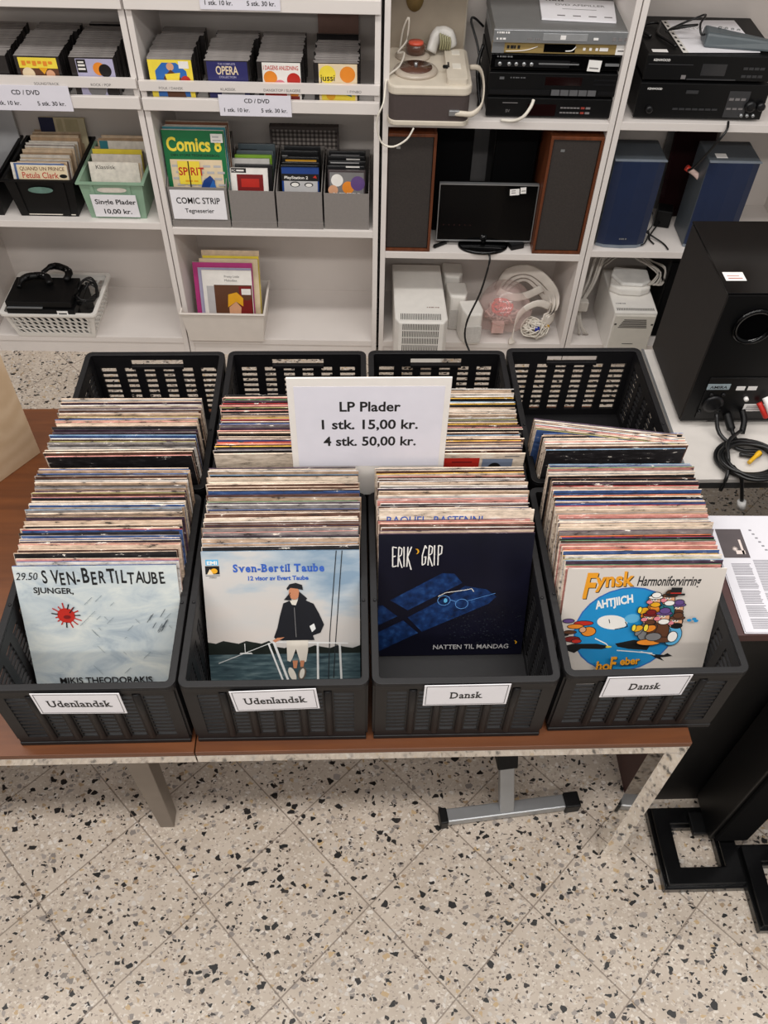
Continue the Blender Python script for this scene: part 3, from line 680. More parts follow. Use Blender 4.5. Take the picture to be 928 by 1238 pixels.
# ---------------------------------------------------------------- portable record player (case open) on the right bookcase
brown_vinyl = mat('dark_brown_vinyl', (70, 60, 58), .6, var=.08, scale=80)
ivory = mat('ivory_plastic', (206, 196, 180), .38, var=.05)
t = thing('record_player', 'portable ivory and brown record player with its lid open', 'record player', S(.255, .108, 1.015), AS); t.scale = (.87, 1, 1)
rr_ = rrect(-.152, .152, -.15, .155, .03)
q = MB(); q.prism(rr_, .014, .098); q.build('case', brown_vinyl, t)
q = MB(); q.prism(rrect(-.156, .156, -.154, .158, .032), 0, .016); q.build('base_trim', ivory, t, bevel=.003)
q = MB(); q.prism(rrect(-.157, .157, -.155, .16, .034), .098, .128); q.build('deck', ivory, t, bevel=.006)
q = MB(); q.prism(rrect(.062, .138, -.14, .10, .012), .128, .146); q.box(.085, .118, -.06, -.02, .146, .1475, 1); q.box(.088, .12, .05, .085, .146, .1475, 1); q.box(.068, .075, -.05, -.01, .146, .147, 2)
q.build('control_panel', [ivory, mat('pale_panel', (224, 218, 206), .4), mat('dark_slot', (60, 54, 50), .5)], t, bevel=.002)
pd = mat('smoked_brown_record', (86, 56, 44), .15, coat=.5); clear = mat('smoky_ring', (176, 164, 150), .2)
q = MB(); q.lathe([(.082, 0), (.084, .006), (.078, .012), (.066, .014)], (-.052, -.045, .128), 32, 0, .82); q.lathe([(.062, .0), (.062, .004), (.0, .004)], (-.052, -.045, .141), 32, 1, .82); q.lathe([(.007, 0), (.006, .012), (0, .013)], (-.052, -.045, .145), 10, 2)
q.build('supply_reel', [clear, pd, silver], t)
q = MB(); q.lathe([(.066, 0), (.068, .006), (.058, .012), (.05, .013)], (-.06, .075, .128), 32, 0, .8); q.lathe([(.038, 0), (.038, .03), (.032, .034), (0, .034)], (-.05, .075, .138), 24, 1, .8); q.lathe([(.03, 0), (.028, .008), (0, .009)], (-.05, .07, .171), 20, 2, .75)
q.build('take_up_reel', [clear, pd, mat('coral_red', (206, 84, 62), .35)], t)
q = MB(); q.tube([(.01, .085, .14), (.025, .10, .175), (.045, .11, .19), (.075, .108, .185), (.09, .10, .15)], [.024, .026, .022, .024, .02], 12, flat=.7); q.build('microphone', mat('grey_white_mic', (196, 192, 186), .35), t)
q = MB()
for k in range(5): q.tube([(.042 + .009 * k, .085, .20 - .003 * k), (.046 + .009 * k, .075, .175), (.044 + .009 * k, .082, .15)], .004, 6)
q.build('microphone_cable', mat('olive_cable', (150, 146, 112), .5), t)
q = MB(); q.tube([(.052, -.05, .148), (.058, -.055, .15), (.066, -.06, .152)], .006, 6); q.build('pickup_arm', black_satin, t)
q = MB(); q.prism(rrect(-.157, .148, .162, .176, .006), .10, .62); q.box(-.15, .14, .148, .162, .12, .62, 1)
q.frame([(-.157, .10), (.148, .10), (.148, .176), (-.157, .176)], [(-.15, .107), (.141, .107), (.141, .17), (-.15, .17)], .40, .62, 1)
lid = q.build('lid', [ivory, mat('taupe_lining', (150, 138, 122), .7, var=.06)], t)
q = MB(); q.lathe([(.034, 0), (.034, .003), (0, .003)], (0, 0, 0), 24, 0, 1.25, Matrix.Translation((-.058, .1475, .285)) @ Matrix.Rotation(R(90), 4, 'X')); q.build('badge', mat('olive_brown', (122, 100, 58), .5), lid)
q = MB(); q.tube([(.085, -.152, .045), (.125, -.158, .045), (.165, -.166, .05), (.198, -.14, .07), (.207, -.06, .105), (.195, .01, .12), (.160, .03, .115)], .009, 8, flat=.45); q.build('handle', ivory, t)
q = MB(); q.box(.075, .115, -.158, -.149, .036, .054); q.build('handle_clasp', silver, t, bevel=.002)
q = MB()
q.tube([(-.11, .12, .13), (-.10, .11, .20), (-.08, .10, .24), (-.085, .10, .17), (-.12, .05, .15), (-.095, .02, .16), (-.115, -.05, .145), (-.160, -.10, .13), (-.172, -.166, .08), (-.195, -.172, .03), (-.19, -.172, -.02), (-.172, -.17, -.055), (-.13, -.168, -.065), (-.08, -.166, -.04), (-.055, -.158, -.005)], .0035, 7)
q.build('power_cord', cable_white, t)

# ---------------------------------------------------------------- stack of players
def hifi(u, v, z, wd, d, h, label, front, body, cat, feet=True, rot=AS):
    t = thing(cat.replace(' ', '_'), label, cat, S(u, v, z), rot)
    fz = .008 if feet else .001
    q = MB(); q.box(-wd / 2 + .004, wd / 2 - .004, .012, d, fz, h - .001); q.build('cabinet', body, t, bevel=.002)
    q = MB(); q.box(-wd / 2, wd / 2, 0, .012, fz, h - .001); q.build('front_panel', front, t, bevel=.0015)
    if feet:
        for x in (-wd / 2 + .04, wd / 2 - .04):
            for y in (.04, d - .04):
                q = MB(); q.lathe([(.016, 0), (.018, .009)], (x, y, 0), 14); q.build('foot', black_satin, t)
    return t
U0 = .662
t = hifi(U0, .02, 1.0152, .425, .32, .070, 'black disc player at the bottom of the stack of players', mat('black_brushed', (11, 11, 12), .4, spec=.3), black_satin, 'disc player')
q = MB(); q.box(-.16, -.11, -.001, 0, .052, .054, 0)
for r in range(2):
    for k in range(6): q.box(.035 + .011 * k, .044 + .011 * k, -.002, 0, .022 + .016 * r, .026 + .016 * r, 0)
    q.box(.104, .116, -.002, 0, .021 + .016 * r, .027 + .016 * r, 1); q.box(.12, .135, -.002, 0, .021 + .016 * r, .027 + .016 * r, 0)
q.text('SV', MF(-.14, -.0008, .022), .014, 0); q.build('front_buttons', [grey_print, mat('dull_red_button', (150, 60, 50), .4)], t)
q = MB(); q.box(-.075, .02, -.0008, 0, .012, .05); q.build('display', mat('dark_red_window', (26, 10, 10), .1), t)
t = hifi(U0, .018, 1.0857, .43, .32, .080, 'black tuner with a grey key row, second from bottom of the stack', mat('black_brushed', (11, 11, 12), .4, spec=.3), black_satin, 'radio tuner')
q = MB(); q.box(-.208, -.01, -.002, 0, .012, .026, 0)
for k in range(5): q.box(-.005 + .030 * k, .022 + .030 * k, -.004, 0, .011, .028, 1)
q.box(.15, .208, -.002, 0, .014, .025, 0)
for r in range(2): q.box(.13, .2, -.0015, 0, .044 + .014 * r, .049 + .014 * r, 0)
q.box(-.18, -.165, -.001, 0, .058, .066, 1); dashes(q, -.12, 0, .062, .05, .004, 1); q.build('key_row', [dark_metal, mat('mid_grey_key', (92, 92, 94), .4)], t)
q = MB(); q.box(-.03, .09, -.0008, 0, .042, .068); q.build('display', mat('dark_red_window', (26, 10, 10), .1), t)
t = hifi(U0, .022, 1.1662, .428, .30, .055, 'slim black disc player with price sticker on its right front', black_gloss, black_satin, 'disc player')
q = MB(); q.box(-.2, .04, -.004, 0, .016, .036, 0); q.box(-.06, .07, -.006, -.004, .026, .030, 1)
for x in (-.185, -.155, -.132, -.107, -.083): q.lathe([(.006, 0), (.006, .004), (0, .004)], (0, 0, 0), 12, 1, 1, Matrix.Translation((x, -.004, .026)) @ Matrix.Rotation(R(90), 4, 'X'))
q.box(.155, .2, -.004, 0, .024, .031, 1); dashes(q, -.17, 0, .044, .05, .004, 1); q.build('front_controls', [dark_metal, silver], t)
q = MB(); q.box(.098, .140, -.0052, -.004, .014, .048, 0, Matrix.Rotation(R(3), 4, 'Y')); q.box(.104, .134, -.0056, -.0052, .022, .026, 1, Matrix.Rotation(R(3), 4, 'Y')); q.build('price_sticker', [sticker_white, grey_print], t)
gold = mat('gold_anodised', (178, 152, 96), .4, .4, var=.06)
t = hifi(U0, .024, 1.2217, .43, .28, .034, 'gold fronted receiver under the silver disc player', [gold], silver, 'receiver', False)
q = MB(); q.box(-.215, -.176, -.002, 0, .001, .033); q.build('end_cap', silver, t)
q = MB(); q.box(-.05, .05, -.0015, 0, .006, .03); q.build('display', black_gloss, t)
q = MB(); q.tube([(-.17, -.001, .006), (-.11, -.0015, .010), (-.07, -.001, .022)], .0012, 5); q.tube([(.02, -.001, .01), (.04, -.0015, .012), (.052, -.001, .024)], .002, 5)
for x in (.075, .095, .115): q.box(x, x + .008, -.002, 0, .013, .021)
q.box(.128, .155, -.002, 0, .012, .022); dashes(q, -.145, 0, .014, .045, .010, 1, False, 4); q.build('front_marks', [sticker_white, ink], t)
q = MB(); q.box(.18, .215, -.0022, -.0002, .002, .033, 0); q.box(.186, .21, -.0026, -.0022, .012, .016, 1); q.build('price_sticker', [sticker_white, grey_print], t)
t = hifi(U0, .012, 1.2562, .43, .33, .040, 'silver disc player on top of the stack of players', silver, [mat('silver_top', (122, 122, 121), .45, .3, var=.05)], 'disc player', False)
q = MB(); q.box(-.06, .08, -.002, 0, .010, .030, 0); q.box(-.005, .012, -.003, -.002, .014, .026, 1); q.build('disc_tray', [mat('light_silver', (196, 197, 198), .3, .6), sticker_white], t)
q = MB(); dashes(q, -.185, 0, .028, .04, .005, 0); dashes(q, -.19, 0, .010, .03, .005, 0, False, 3); dashes(q, -.1, 0, .01, .016, .006, 1, False, 3); dashes(q, -.075, 0, .01, .016, .006, 1, False, 3); q.box(.1, .115, -.002, 0, .014, .02, 0)
for x in (.165, .185, .203): q.box(x - .006, x + .006, -.001, 0, .012, .022, 1)
q.build('front_marks', [sticker_white, grey_print], t)
t = thing('instruction_manual', 'white instruction manual lying on the silver disc player', 'booklet', S(.73, .17, 1.2965), AS + R(-4))
q = MB(); q.prism([(-.12, -.085), (.115, -.085), (.125, .09), (-.12, .09)], 0, .006); q.build('pages', white_card, t)
q = MB(); q.text('DVD AFSPILLER', MT(.01, .03, .0063), .022, 0, .01, width=.16); dashes(q, -.07, .068, .0060, .06, .012, 0, True)
for k in range(4): q.box(-.07 + .05 * k, -.045 + .05 * k, -.06, -.052, .0061, .0064)
q.box(-.05, .06, .0, .003, .0061, .0064); q.build('cover_print', grey_print, t)
q = MB(); q.tube([S(.60, .0, 1.088), S(.592, -.012, 1.07), S(.57, -.02, 1.04), S(.54, -.006, 1.0205), S(.50, .0, 1.0195)], .0055, 8)
tag(q.build('white_lead', cable_white), 'white lead hanging in front of the bottom black player', 'cable')
q = MB(); q.tube([S(.445, .30, 1.20), S(.41, .29, 1.23), S(.40, .28, 1.22), S(.425, .22, 1.16), S(.437, .16, 1.08), S(.43, .10, 1.02)], .004, 7); q.tube([S(.44, .2, 1.18), S(.425, .18, 1.12), S(.43, .12, 1.06), S(.438, .08, 1.02)], .006, 7)
tag(q.build('black_lead', cable_black), 'black lead between record player and stack of players', 'cable')

# ---------------------------------------------------------------- amplifiers
UA = 1.162
t = hifi(UA, .02, 1.0202, .43, .34, .122, 'lower black amplifier with two round knobs', mat('black_brushed', (11, 11, 12), .4, spec=.3), black_satin, 'amplifier')
q = MB(); q.text('KENWOOD', MF(-.165, -.0008, .1), .009, 1, .02); q.box(-.06, -.02, -.003, 0, .090, .1, 0); q.box(.085, .155, -.001, 0, .014, .1, 0)
for k in range(7): q.box(-.09 + .022 * k, -.072 + .022 * k, -.002, 0, .036, .042, 0)
for k in range(3): q.box(.09 + .02 * k, .105 + .02 * k, -.0018, -.0008, .04, .046, 2); q.box(.09 + .02 * k, .105 + .02 * k, -.0018, -.0008, .07, .078, 2)
q.build('front_keys', [mat('charcoal_panel', (52, 52, 54), .4), sticker_white, grey_print], t)
for x, z, r in ((.165, .055, .018), (.2, .055, .014), (-.17, .04, .012)):
    q = MB(); q.lathe([(r, 0), (r * .95, .016), (r * .5, .018), (0, .018)], (0, 0, 0), 20, 0, 1, Matrix.Translation((x, 0, z)) @ Matrix.Rotation(R(90), 4, 'X')); q.build('knob', dark_metal, t)
for x in (.145, .165, .185):
    q = MB(); q.lathe([(.006, 0), (.005, .01), (0, .01)], (0, 0, 0), 12, 0, 1, Matrix.Translation((x, 0, .024)) @ Matrix.Rotation(R(90), 4, 'X')); q.build('socket', silver, t)
t = hifi(UA, .022, 1.1427, .425, .33, .085, 'upper black tuner of the amplifier pair, papers on top', mat('black_brushed', (11, 11, 12), .4, spec=.3), black_satin, 'radio tuner')
q = MB(); q.text('KENWOOD', MF(-.165, -.0008, .066), .010, 1, .02); q.box(-.205, -.06, -.001, 0, .055, .057, 0); q.box(-.07, .09, -.0015, 0, .01, .014, 0)
for r in range(2):
    for k in range(4): q.box(.105 + .018 * k, .12 + .018 * k, -.0018, 0, .02 + .024 * r, .028 + .024 * r, 0)
q.box(-.09, -.075, -.001, 0, .012, .024, 2); q.build('front_keys', [mat('charcoal_panel', (52, 52, 54), .4), sticker_white, grey_print], t)
q = MB(); q.box(-.03, .05, -.0012, 0, .024, .06); q.build('display', mat('slate_window', (46, 46, 48), .2), t)
q = MB(); q.box(-.195, -.145, .02, .042, .085, .0856); q.build('price_sticker', sticker_white, t)
t = thing('paper_sheet', 'white sheet in punched plastic sleeve on the upper tuner', 'paper', S(1.175, .17, 1.2285), AS + R(3))
q = MB(); q.box(-.10, .135, -.125, .14, 0, .002); q.build('sheet', white_card, t)
q = MB(); q.text('KENWOOD', MT(.0, .06, .0023), .034, 0, .01, width=.16)
q.build('print', mat('pale_grey_print', (186, 184, 184), .5), t)
q = MB(); q.box(-.118, -.10, -.125, .14, 0, .0015, 0)
for k in range(8): q.box(-.113, -.106, -.11 + .032 * k, -.095 + .032 * k, .0015, .002, 1)
q.build('punched_margin', [white_plastic, ink], t)
t = thing('remote_unit', 'grey wedge shaped remote unit lying on the plastic sleeve', 'remote', S(1.24, .115, 1.231), AS + R(-5))
q = MB(); q.hexa([(-.10, -.05, 0), (.13, -.06, 0), (.14, -.02, 0), (-.10, .035, 0)], [(-.095, -.04, .042), (.10, -.045, .03), (.11, -.015, .026), (-.095, .025, .046)]); q.build('body', mat('slate_grey_plastic', (84, 92, 96), .4), t, bevel=.008)
q = MB()
for k in range(4): q.lathe([(.006, 0), (.005, .003)], (-.05 + .02 * k, .005, .0435 - .0015 * k), 10)
q.build('buttons', silver, t)
q = MB(); q.tube([(-.1, -.02, .03), (-.118, -.05, .04), (-.122, -.02, .06), (-.10, .03, .07), (-.12, .06, .05), (-.17, .04, .035), (-.2, .01, .03), (-.165, -.01, .045), (-.125, -.0, .05), (-.14, .05, .03), (-.18, .06, .02), (-.21, .04, .01)], .0035, 7); q.build('lead', cable_black, t)
q = MB(); q.tube([S(.985, .16, 1.2305), S(.96, .2, 1.236), S(.99, .26, 1.234), S(1.03, .25, 1.24), S(1.01, .18, 1.233), S(1.03, .12, 1.235), S(1.05, .08, 1.232)], .005, 7)
tag(q.build('coiled_lead', cable_black), 'black lead coiled on the left of the upper tuner', 'cable')

# ---------------------------------------------------------------- wooden loudspeakers and television
grille = mat('dark_brown_grille', (50, 44, 41), .85, var=.16, scale=140, bump=.3)
def wood_speaker(u0, u1, label, rot=0.0):
    w_ = u1 - u0; t = thing('wooden_loudspeaker', label, 'loudspeaker', S(u0, .004, .5115), AS + rot)
    h = .452; d = .27; k = .010
    q = MB(); q.box(0, k, 0, d, 0, h); q.box(w_ - k, w_, 0, d, 0, h); q.box(k, w_ - k, 0, d, h - k, h); q.box(k, w_ - k, 0, d, 0, k); q.box(k, w_ - k, d - .01, d - .001, k, h - k); q.build('cabinet', speaker_wood, t, bevel=.001)
    q = MB(); q.box(k + .001, w_ - k - .001, .006, .02, k + .001, h - k - .001); q.build('grille', grille, t, bevel=.003)
    q = MB(); q.box(w_ * .22, w_ * .22 + .014, .005, .0062, h - .055, h - .046); q.build('badge', silver, t)
    return t
wood_speaker(.114, .292, 'teak loudspeaker with dark grille left of the television')
wood_speaker(.682, .866, 'teak loudspeaker with dark grille right of the television')
def black_speaker(u0, u1, v0, v1, z, h, label):
    t = thing('black_loudspeaker', label, 'loudspeaker', S((u0 + u1) / 2, v0, z), AS); w_ = u1 - u0
    q = MB(); q.box(-w_ / 2, w_ / 2, .014, v1 - v0, 0, h); q.build('cabinet', black_satin, t, bevel=.003)
    q = MB(); q.box(-w_ / 2 + .004, w_ / 2 - .004, 0, .0138, .004, h - .004); q.build('grille', mat('black_cloth', (7, 7, 8), .9, spec=.1, var=.2, scale=150), t, bevel=.003)
black_speaker(.300, .437, .15, .34, .5115, .45, 'black loudspeaker standing behind the left half of the television')
black_speaker(.512, .672, .15, .34, .5115, .45, 'black loudspeaker standing behind the right half of the television')
q = MB(); q.box(-.055, .055, 0, .012, 0, .42); tag(q.build('upright_sheet', [mat('plain_grey', (112, 110, 110), .6)], loc=S(.475, .30, .5115), rot=(R(-4), 0, AS)), 'grey sheet standing in for the dim shelf back between the two black loudspeakers', 'panel')  # grey colour stands in for the shaded shelf back between the loudspeakers
t = thing('television', 'small flat television with black screen and silver edge', 'television', S(.498, .050, .5115), AS); t.scale = (.955, 1, .97)
q = MB(); q.lathe([(.10, 0), (.10, .006), (.094, .011), (.0, .013)], (0, 0, 0), 36, 0, .62); q.build('base', black_gloss, t)
q = MB(); q.lathe([(.02, .01), (.018, .05)], (0, .012, 0), 16); q.build('neck', black_gloss, t)
TT = Matrix.Translation((0, 0, .024)) @ Matrix.Rotation(R(-3), 4, 'X')
q = MB(); q.box(-.188, .188, .002, .03, 0, .228, 0, TT); q.build('housing', black_satin, t, bevel=.004)
q = MB(); q.box(-.184, .184, -.002, .0015, .004, .224, 0, TT)
sc_ = q.build('screen', black_gloss, t)
q = MB()
for x0, x1, z0, z1 in ((-.190, .190, .2265, .2305), (-.190, .190, -.0015, .003), (-.190, -.187, .003, .2265), (.187, .190, .003, .2265)): q.box(x0, x1, -.004, .012, z0, z1, 0, TT)
q.build('silver_edge', silver, t)
q = MB(); TS = TT @ Matrix.Rotation(R(-5), 4, 'Y'); q.box(.098, .134, -.0028, -.002, .180, .204, 0, TS); q.box(.138, .160, -.0028, -.002, .184, .208, 0, TS)
for x, z in ((.104, .188), (.104, .196), (.142, .193)): q.box(x, x + .016, -.0031, -.0028, z, z + .003, 1, TS)
q.build('price_sticker', [sticker_white, grey_print], t)
q = MB()
for k in range(6): q.box(-.165 + .021 * k, -.163 + .021 * k, -.0025, -.002, .064, .066, 0, TT)
q.build('standby_marks', mat('dull_red_mark', (120, 70, 66), .4), t)
q = MB(); q.tube([(.02, -.064, .005), (.022, -.085, -.02), (.0, -.095, -.15), (-.04, -.10, -.28), (-.045, -.115, -.36), (-.02, -.145, -.415)], .0042, 8); q.build('power_cord', cable_black, t)
t = thing('power_adapter', 'black power adapter beside the foot of the television', 'adapter', S(.615, .05, .5115), AS + R(20))
q = MB(); q.box(-.02, .035, -.025, .025, 0, .02); q.build('body', black_satin, t, bevel=.003)
q = MB(); q.tube([(.03, .02, .01), (.045, .05, .008), (.01, .08, .006), (-.04, .07, .006)], .003, 6); q.build('lead', cable_black, t)
t = thing('plug_lead', 'short black plug lead left of the television foot', 'cable', S(.333, .045, .5115), AS + R(35))
q = MB(); q.box(-.03, .03, -.006, .006, .001, .013); q.build('plug', black_satin, t, bevel=.003)
q = MB(); q.tube([(.03, 0, .007), (.06, .01, .006), (.08, .04, .006)], .003, 6); q.build('lead', cable_black, t)

# ---------------------------------------------------------------- bottom of the middle bookcase
vent = mat('vent_shadow', (58, 55, 52), .7)
def slots(q, n, x0, x1, y, z0, z1, m=0, top=False, zt=0, wfrac=.45):
    p = (x1 - x0) / n
    for k in range(n):
        a = x0 + p * k
        if top: q.box(a, a + p * wfrac, z0, z1, zt, zt + .0006, m)
        else: q.box(a, a + p * wfrac, y - .0006, y, z0, z1, m)
t = thing('computer_tower', 'white computer tower with vent slots under the television', 'computer', S(.268, -.145, .086), AS)
q = MB(); q.prism([(-.102, .03), (-.086, .0), (.090, 0), (.106, .03), (.090, .40), (-.112, .40)], 0, .205); q.build('case', white_plastic, t, bevel=.006)
q = MB(); slots(q, 24, -.08, .082, 0, .02, .058, 0, True, .2052); q.build('top_vent', vent, t)
q = MB()
for r in range(5): slots(q, 22, -.072, .074, -.0002, .035 + .034 * r, .063 + .034 * r, 0)
q.build('front_vent', vent, t)
q = MB(); dashes(q, .05, .098, .2051, .05, .006, 0, True); q.build('lettering', mat('warm_grey_print', (150, 128, 120), .6), t)
def desk_speaker(u, v, h, rot, label):
    t = thing('desk_speaker', label, 'loudspeaker', S(u, v, .086), AS + rot)
    q = MB(); q.prism([(-.04, .0), (-.03, -.045), (.03, -.052), (.044, -.02), (.044, .05), (-.04, .055)], 0, h); q.build('cabinet', white_plastic, t, bevel=.008)
    q = MB(); q.prism([(-.032, -.046), (.032, -.053), (.032, -.056), (-.032, -.049)], .015, h * .62); q.build('grille', mat('pale_grille', (196, 192, 187), .8, var=.1, scale=120), t)
desk_speaker(.482, .03, .155, R(12), 'front small white desk speaker beside the plastic bag')
desk_speaker(.425, .13, .17, R(5), 'middle small white desk speaker beside the computer tower')
desk_speaker(.41, .25, .185, R(0), 'rear small white desk speaker at the back of the shelf')
# translucent bag of leads
def bag_mat():
    m, nt, b_ = nodes_mat('pinkish_plastic_film', .12)
    b_.inputs['Base Color'].default_value = lin((244, 214, 208)); b_.inputs['Alpha'].default_value = .30; b_.inputs['Specular IOR Level'].default_value = .8
    return m
def blob(c, rx, ry, rz, seed, amp, sub=3):
    bm = bmesh.new(); bmesh.ops.create_icosphere(bm, subdivisions=sub, radius=1)
    rnd = random.Random(seed); D = [(Vector((rnd.uniform(-1, 1), rnd.uniform(-1, 1), rnd.uniform(-1, 1))) * 5, rnd.uniform(0, 6)) for _ in range(9)]
    for v in bm.verts:
        k = 1 + amp * sum(math.sin(v.co.dot(d) + p) for d, p in D) / 3
        v.co = Vector((c[0] + v.co.x * rx * k, c[1] + v.co.y * ry * k, max(c[2] - rz * .9, c[2] + v.co.z * rz * k)))
    return bm
t = thing('plastic_bag', 'translucent pinkish plastic bag of leads under the television', 'bag', S(.625, .11, .087), AS)
q = MB(); q.bm.free(); q.bm = blob((0, 0, .10), .115, .10, .105, 3, .16, 4); q.build('film', bag_mat(), t, smooth=True)
def tangle(q, c, r, n, rad, seed, m=0, flat=.8):
    rnd = random.Random(seed)
    for k in range(n):
        a, b2, ph = rnd.uniform(.5, 1), rnd.uniform(.4, 1), rnd.uniform(0, 6); ax = Vector((rnd.uniform(-1, 1), rnd.uniform(-1, 1), rnd.uniform(-1, 1))).normalized(); rot = Matrix.Rotation(rnd.uniform(0, 6), 3, ax)
        pts = []
        for i in range(9):
            p = rot @ Vector((r * a * math.cos(i * .75 + ph), r * b2 * math.sin(i * .75 + ph), r * .3 * math.sin(i * 1.9 + ph)))
            pts.append((c[0] + p.x, c[1] + p.y * flat, max(c[2] - r * .85, c[2] + p.z * flat)))
        q.tube(pts, rad, 6, m)
q = MB(); tangle(q, (-.01, -.03, .12), .05, 9, .005, 5); q.build('red_leads', mat('red_lead', (206, 40, 28), .4), t)
q = MB(); tangle(q, (.0, .0, .075), .075, 12, .005, 9); q.box(-.05, .0, -.085, -.06, .03, .075); q.box(-.035, -.015, -.088, -.085, .042, .062); q.build('pink_leads', mat('pinkish_lead', (214, 178, 170), .5), t)
t = thing('ribbon_cables', 'white ribbon cables and thin leads piled right of the bag', 'cable', S(.735, .06, .087), AS)
q = MB()
for k in range(3):
    q.tube([(-.13 + .01 * k, .17, .10), (-.09 + .02 * k, .15, .20 - .012 * k), (.0, .12, .23 - .02 * k), (.09 - .01 * k, .07, .17 - .02 * k), (.10 - .012 * k, .02, .09), (.05, -.01, .05 + .02 * k)], .022, 8, 0, flat=.09)
q.tube([(.08, .03, .12), (.02, .01, .15), (-.05, -.02, .12), (-.075, -.06, .03), (-.07, -.07, .005)], .016, 8, 0, flat=.14)
q.tube([(-.14, .06, .17), (-.08, .05, .15), (-.02, .05, .16), (.04, .06, .19)], .018, 8, 0, flat=.12)
q.build('ribbons', mat('ribbon_white', (226, 218, 208), .5), t)
q = MB(); tangle(q, (.02, -.02, .05), .06, 26, .0028, 21); q.build('thin_leads', cable_white, t)
q = MB(); q.box(.015, .035, -.06, -.045, .06, .075); q.build('blue_plug', mat('blue_plug', (28, 44, 150), .4), t, bevel=.002)
q = MB(); q.box(.06, .08, -.03, -.02, .055, .068); q.build('gold_plug', mat('gold_plug', (206, 160, 50), .35, .5), t, bevel=.002)

# ---------------------------------------------------------------- right bookcase: blue loudspeakers, desktop computer
blue_face = mat('blue_speaker_front', (24, 38, 68), .42, var=.08); slate = mat('slate_grey_case', (70, 76, 82), .45, var=.06)
def blue_speaker(u, v, z, rot, label, badge=False):
    t = thing('blue_loudspeaker', label, 'loudspeaker', S(u, v, z), AS + rot); w_ = .185; h = .342
    q = MB(); q.box(0, w_, .012, .16, 0, h); q.build('cabinet', slate, t, bevel=.004)
    q = MB(); q.prism([(.002, .011), (.03, -.001), (w_ * .5, -.005), (w_ - .03, -.001), (w_ - .002, .011)], .012, h - .004); q.build('front', blue_face, t)
    q = MB(); q.prism([(.0, .011), (.03, -.004), (w_ * .5, -.009), (w_ - .03, -.004), (w_, .011)], 0, .011); q.build('foot_trim', mat('pale_slate_trim', (120, 128, 138), .4), t)
    q = MB(); q.box(0, w_, .0, .011, h - .0035, h); q.build('top_trim', silver if False else mat('pale_slate_trim', (120, 128, 138), .4), t)
    if badge:
        q = MB(); dashes(q, w_ * .52, -.0055, .035, .03, .006, 0, False, 4); q.build('badge', silver, t)
    return t
blue_speaker(.926, .028, .531, 0, 'blue fronted loudspeaker at the left of its shelf', True)
rs = blue_speaker(1.262, .03, .531, 0, 'blue fronted loudspeaker at the right, partly behind the black subwoofer')
q = MB(); q.box(.03, .07, .03, .062, .342, .3426); q.build('price_sticker', sticker_white, rs)
q = MB(); q.box(-.10, .10, 0, .010, 0, .40); tag(q.build('upright_sheet', [mat('plain_grey', (112, 110, 110), .6)], loc=S(1.29, .315, .531), rot=(R(-3), 0, AS)), 'grey panel leaning at the back behind the right blue loudspeaker', 'panel')
q = MB(); q.box(-.08, .10, 0, .006, 0, .34); tag(q.build('dust_cover', [mat('dark_maroon_acrylic', (34, 16, 18), .08)], loc=S(1.28, .255, .531), rot=(R(-6), 0, AS + R(8)), bevel=.002), 'dark maroon glossy cover leaning behind the right blue loudspeaker', 'cover')
t = thing('power_adapter', 'black power adapter on the shelf between the blue loudspeakers', 'adapter', S(1.215, .20, .531), AS + R(-15))
q = MB(); q.box(-.03, .03, -.03, .03, 0, .07); q.build('body', black_satin, t, bevel=.004)
q = MB(); q.tube([(-.01, -.03, .02), (-.03, -.08, .008), (-.04, -.13, .005), (-.02, -.165, .005)], .003, 6); q.build('lead', cable_black, t)
q = MB(); q.tube([S(1.11, .12, .60), S(1.135, .11, .63), S(1.14, .08, .60), S(1.12, .07, .57), S(1.105, .09, .56), S(1.14, .10, .555), S(1.12, .05, .54), S(1.10, .03, .54)], .0026, 6)
q.tube([S(1.10, .13, .56), S(1.15, .09, .545), S(1.19, .05, .536), S(1.20, .01, .536)], .0032, 6)
tag(q.build('speaker_lead', cable_black), 'thin black lead at the right side of the left blue loudspeaker', 'cable')
t = thing('hanging_lead', 'black lead with pale red plug hanging between the blue loudspeakers', 'cable', S(1.27, -.01, 1.02), AS)
q = MB(); q.tube([(.0, .02, .004), (-.01, -.012, -.01), (-.03, -.015, -.05), (-.055, .03, -.15), (-.06, .08, -.20), (-.045, .12, -.215)], .0042, 7); q.build('lead', cable_black, t)
q = MB(); q.tube([(-.05, .12, -.213), (-.02, .115, -.23), (-.0, .11, -.245)], .010, 8, flat=.6); q.build('plug', mat('pale_red_plug', (226, 196, 186), .4), t)
q = MB(); q.tube([(-.056, .121, -.210), (-.045, .119, -.217)], .011, 8); q.build('plug_ring', mat('red_ring', (206, 56, 40), .4), t)
t = thing('desktop_computer', 'white desktop computer with router on top, under the left blue loudspeaker', 'computer', S(1.13, -.05, .086), AS); t.scale = (.88, 1, .86)
q = MB(); q.box(-.098, .098, 0, .30, 0, .235); q.build('case', white_plastic, t, bevel=.006)
q = MB(); q.box(-.092, .092, -.008, 0, .0, .222); q.build('front_panel', beige_plastic, t, bevel=.004)
q = MB(); slots(q, 22, -.085, .088, 0, .012, .028, 0, True, .2352)
for k in range(6): q.box(-.07 + .004 * k, .062 - .002 * k, -.0092, -.008, .155 + .0085 * k, .1585 + .0085 * k, 0)
q.box(-.09, -.08, -.0092, -.008, .17, .178, 0); q.box(.078, .088, -.0092, -.008, .17, .178, 0); q.box(-.03, .02, -.0088, -.008, .06, .063, 0); q.build('vents', vent, t)
q = MB(); dashes(q, -.06, .055, .2351, .045, .006, 0, True); q.build('lettering', grey_print, t)
t = thing('router', 'white router lying on top of the white desktop computer', 'router', S(1.12, .13, .2892), AS + R(-6))
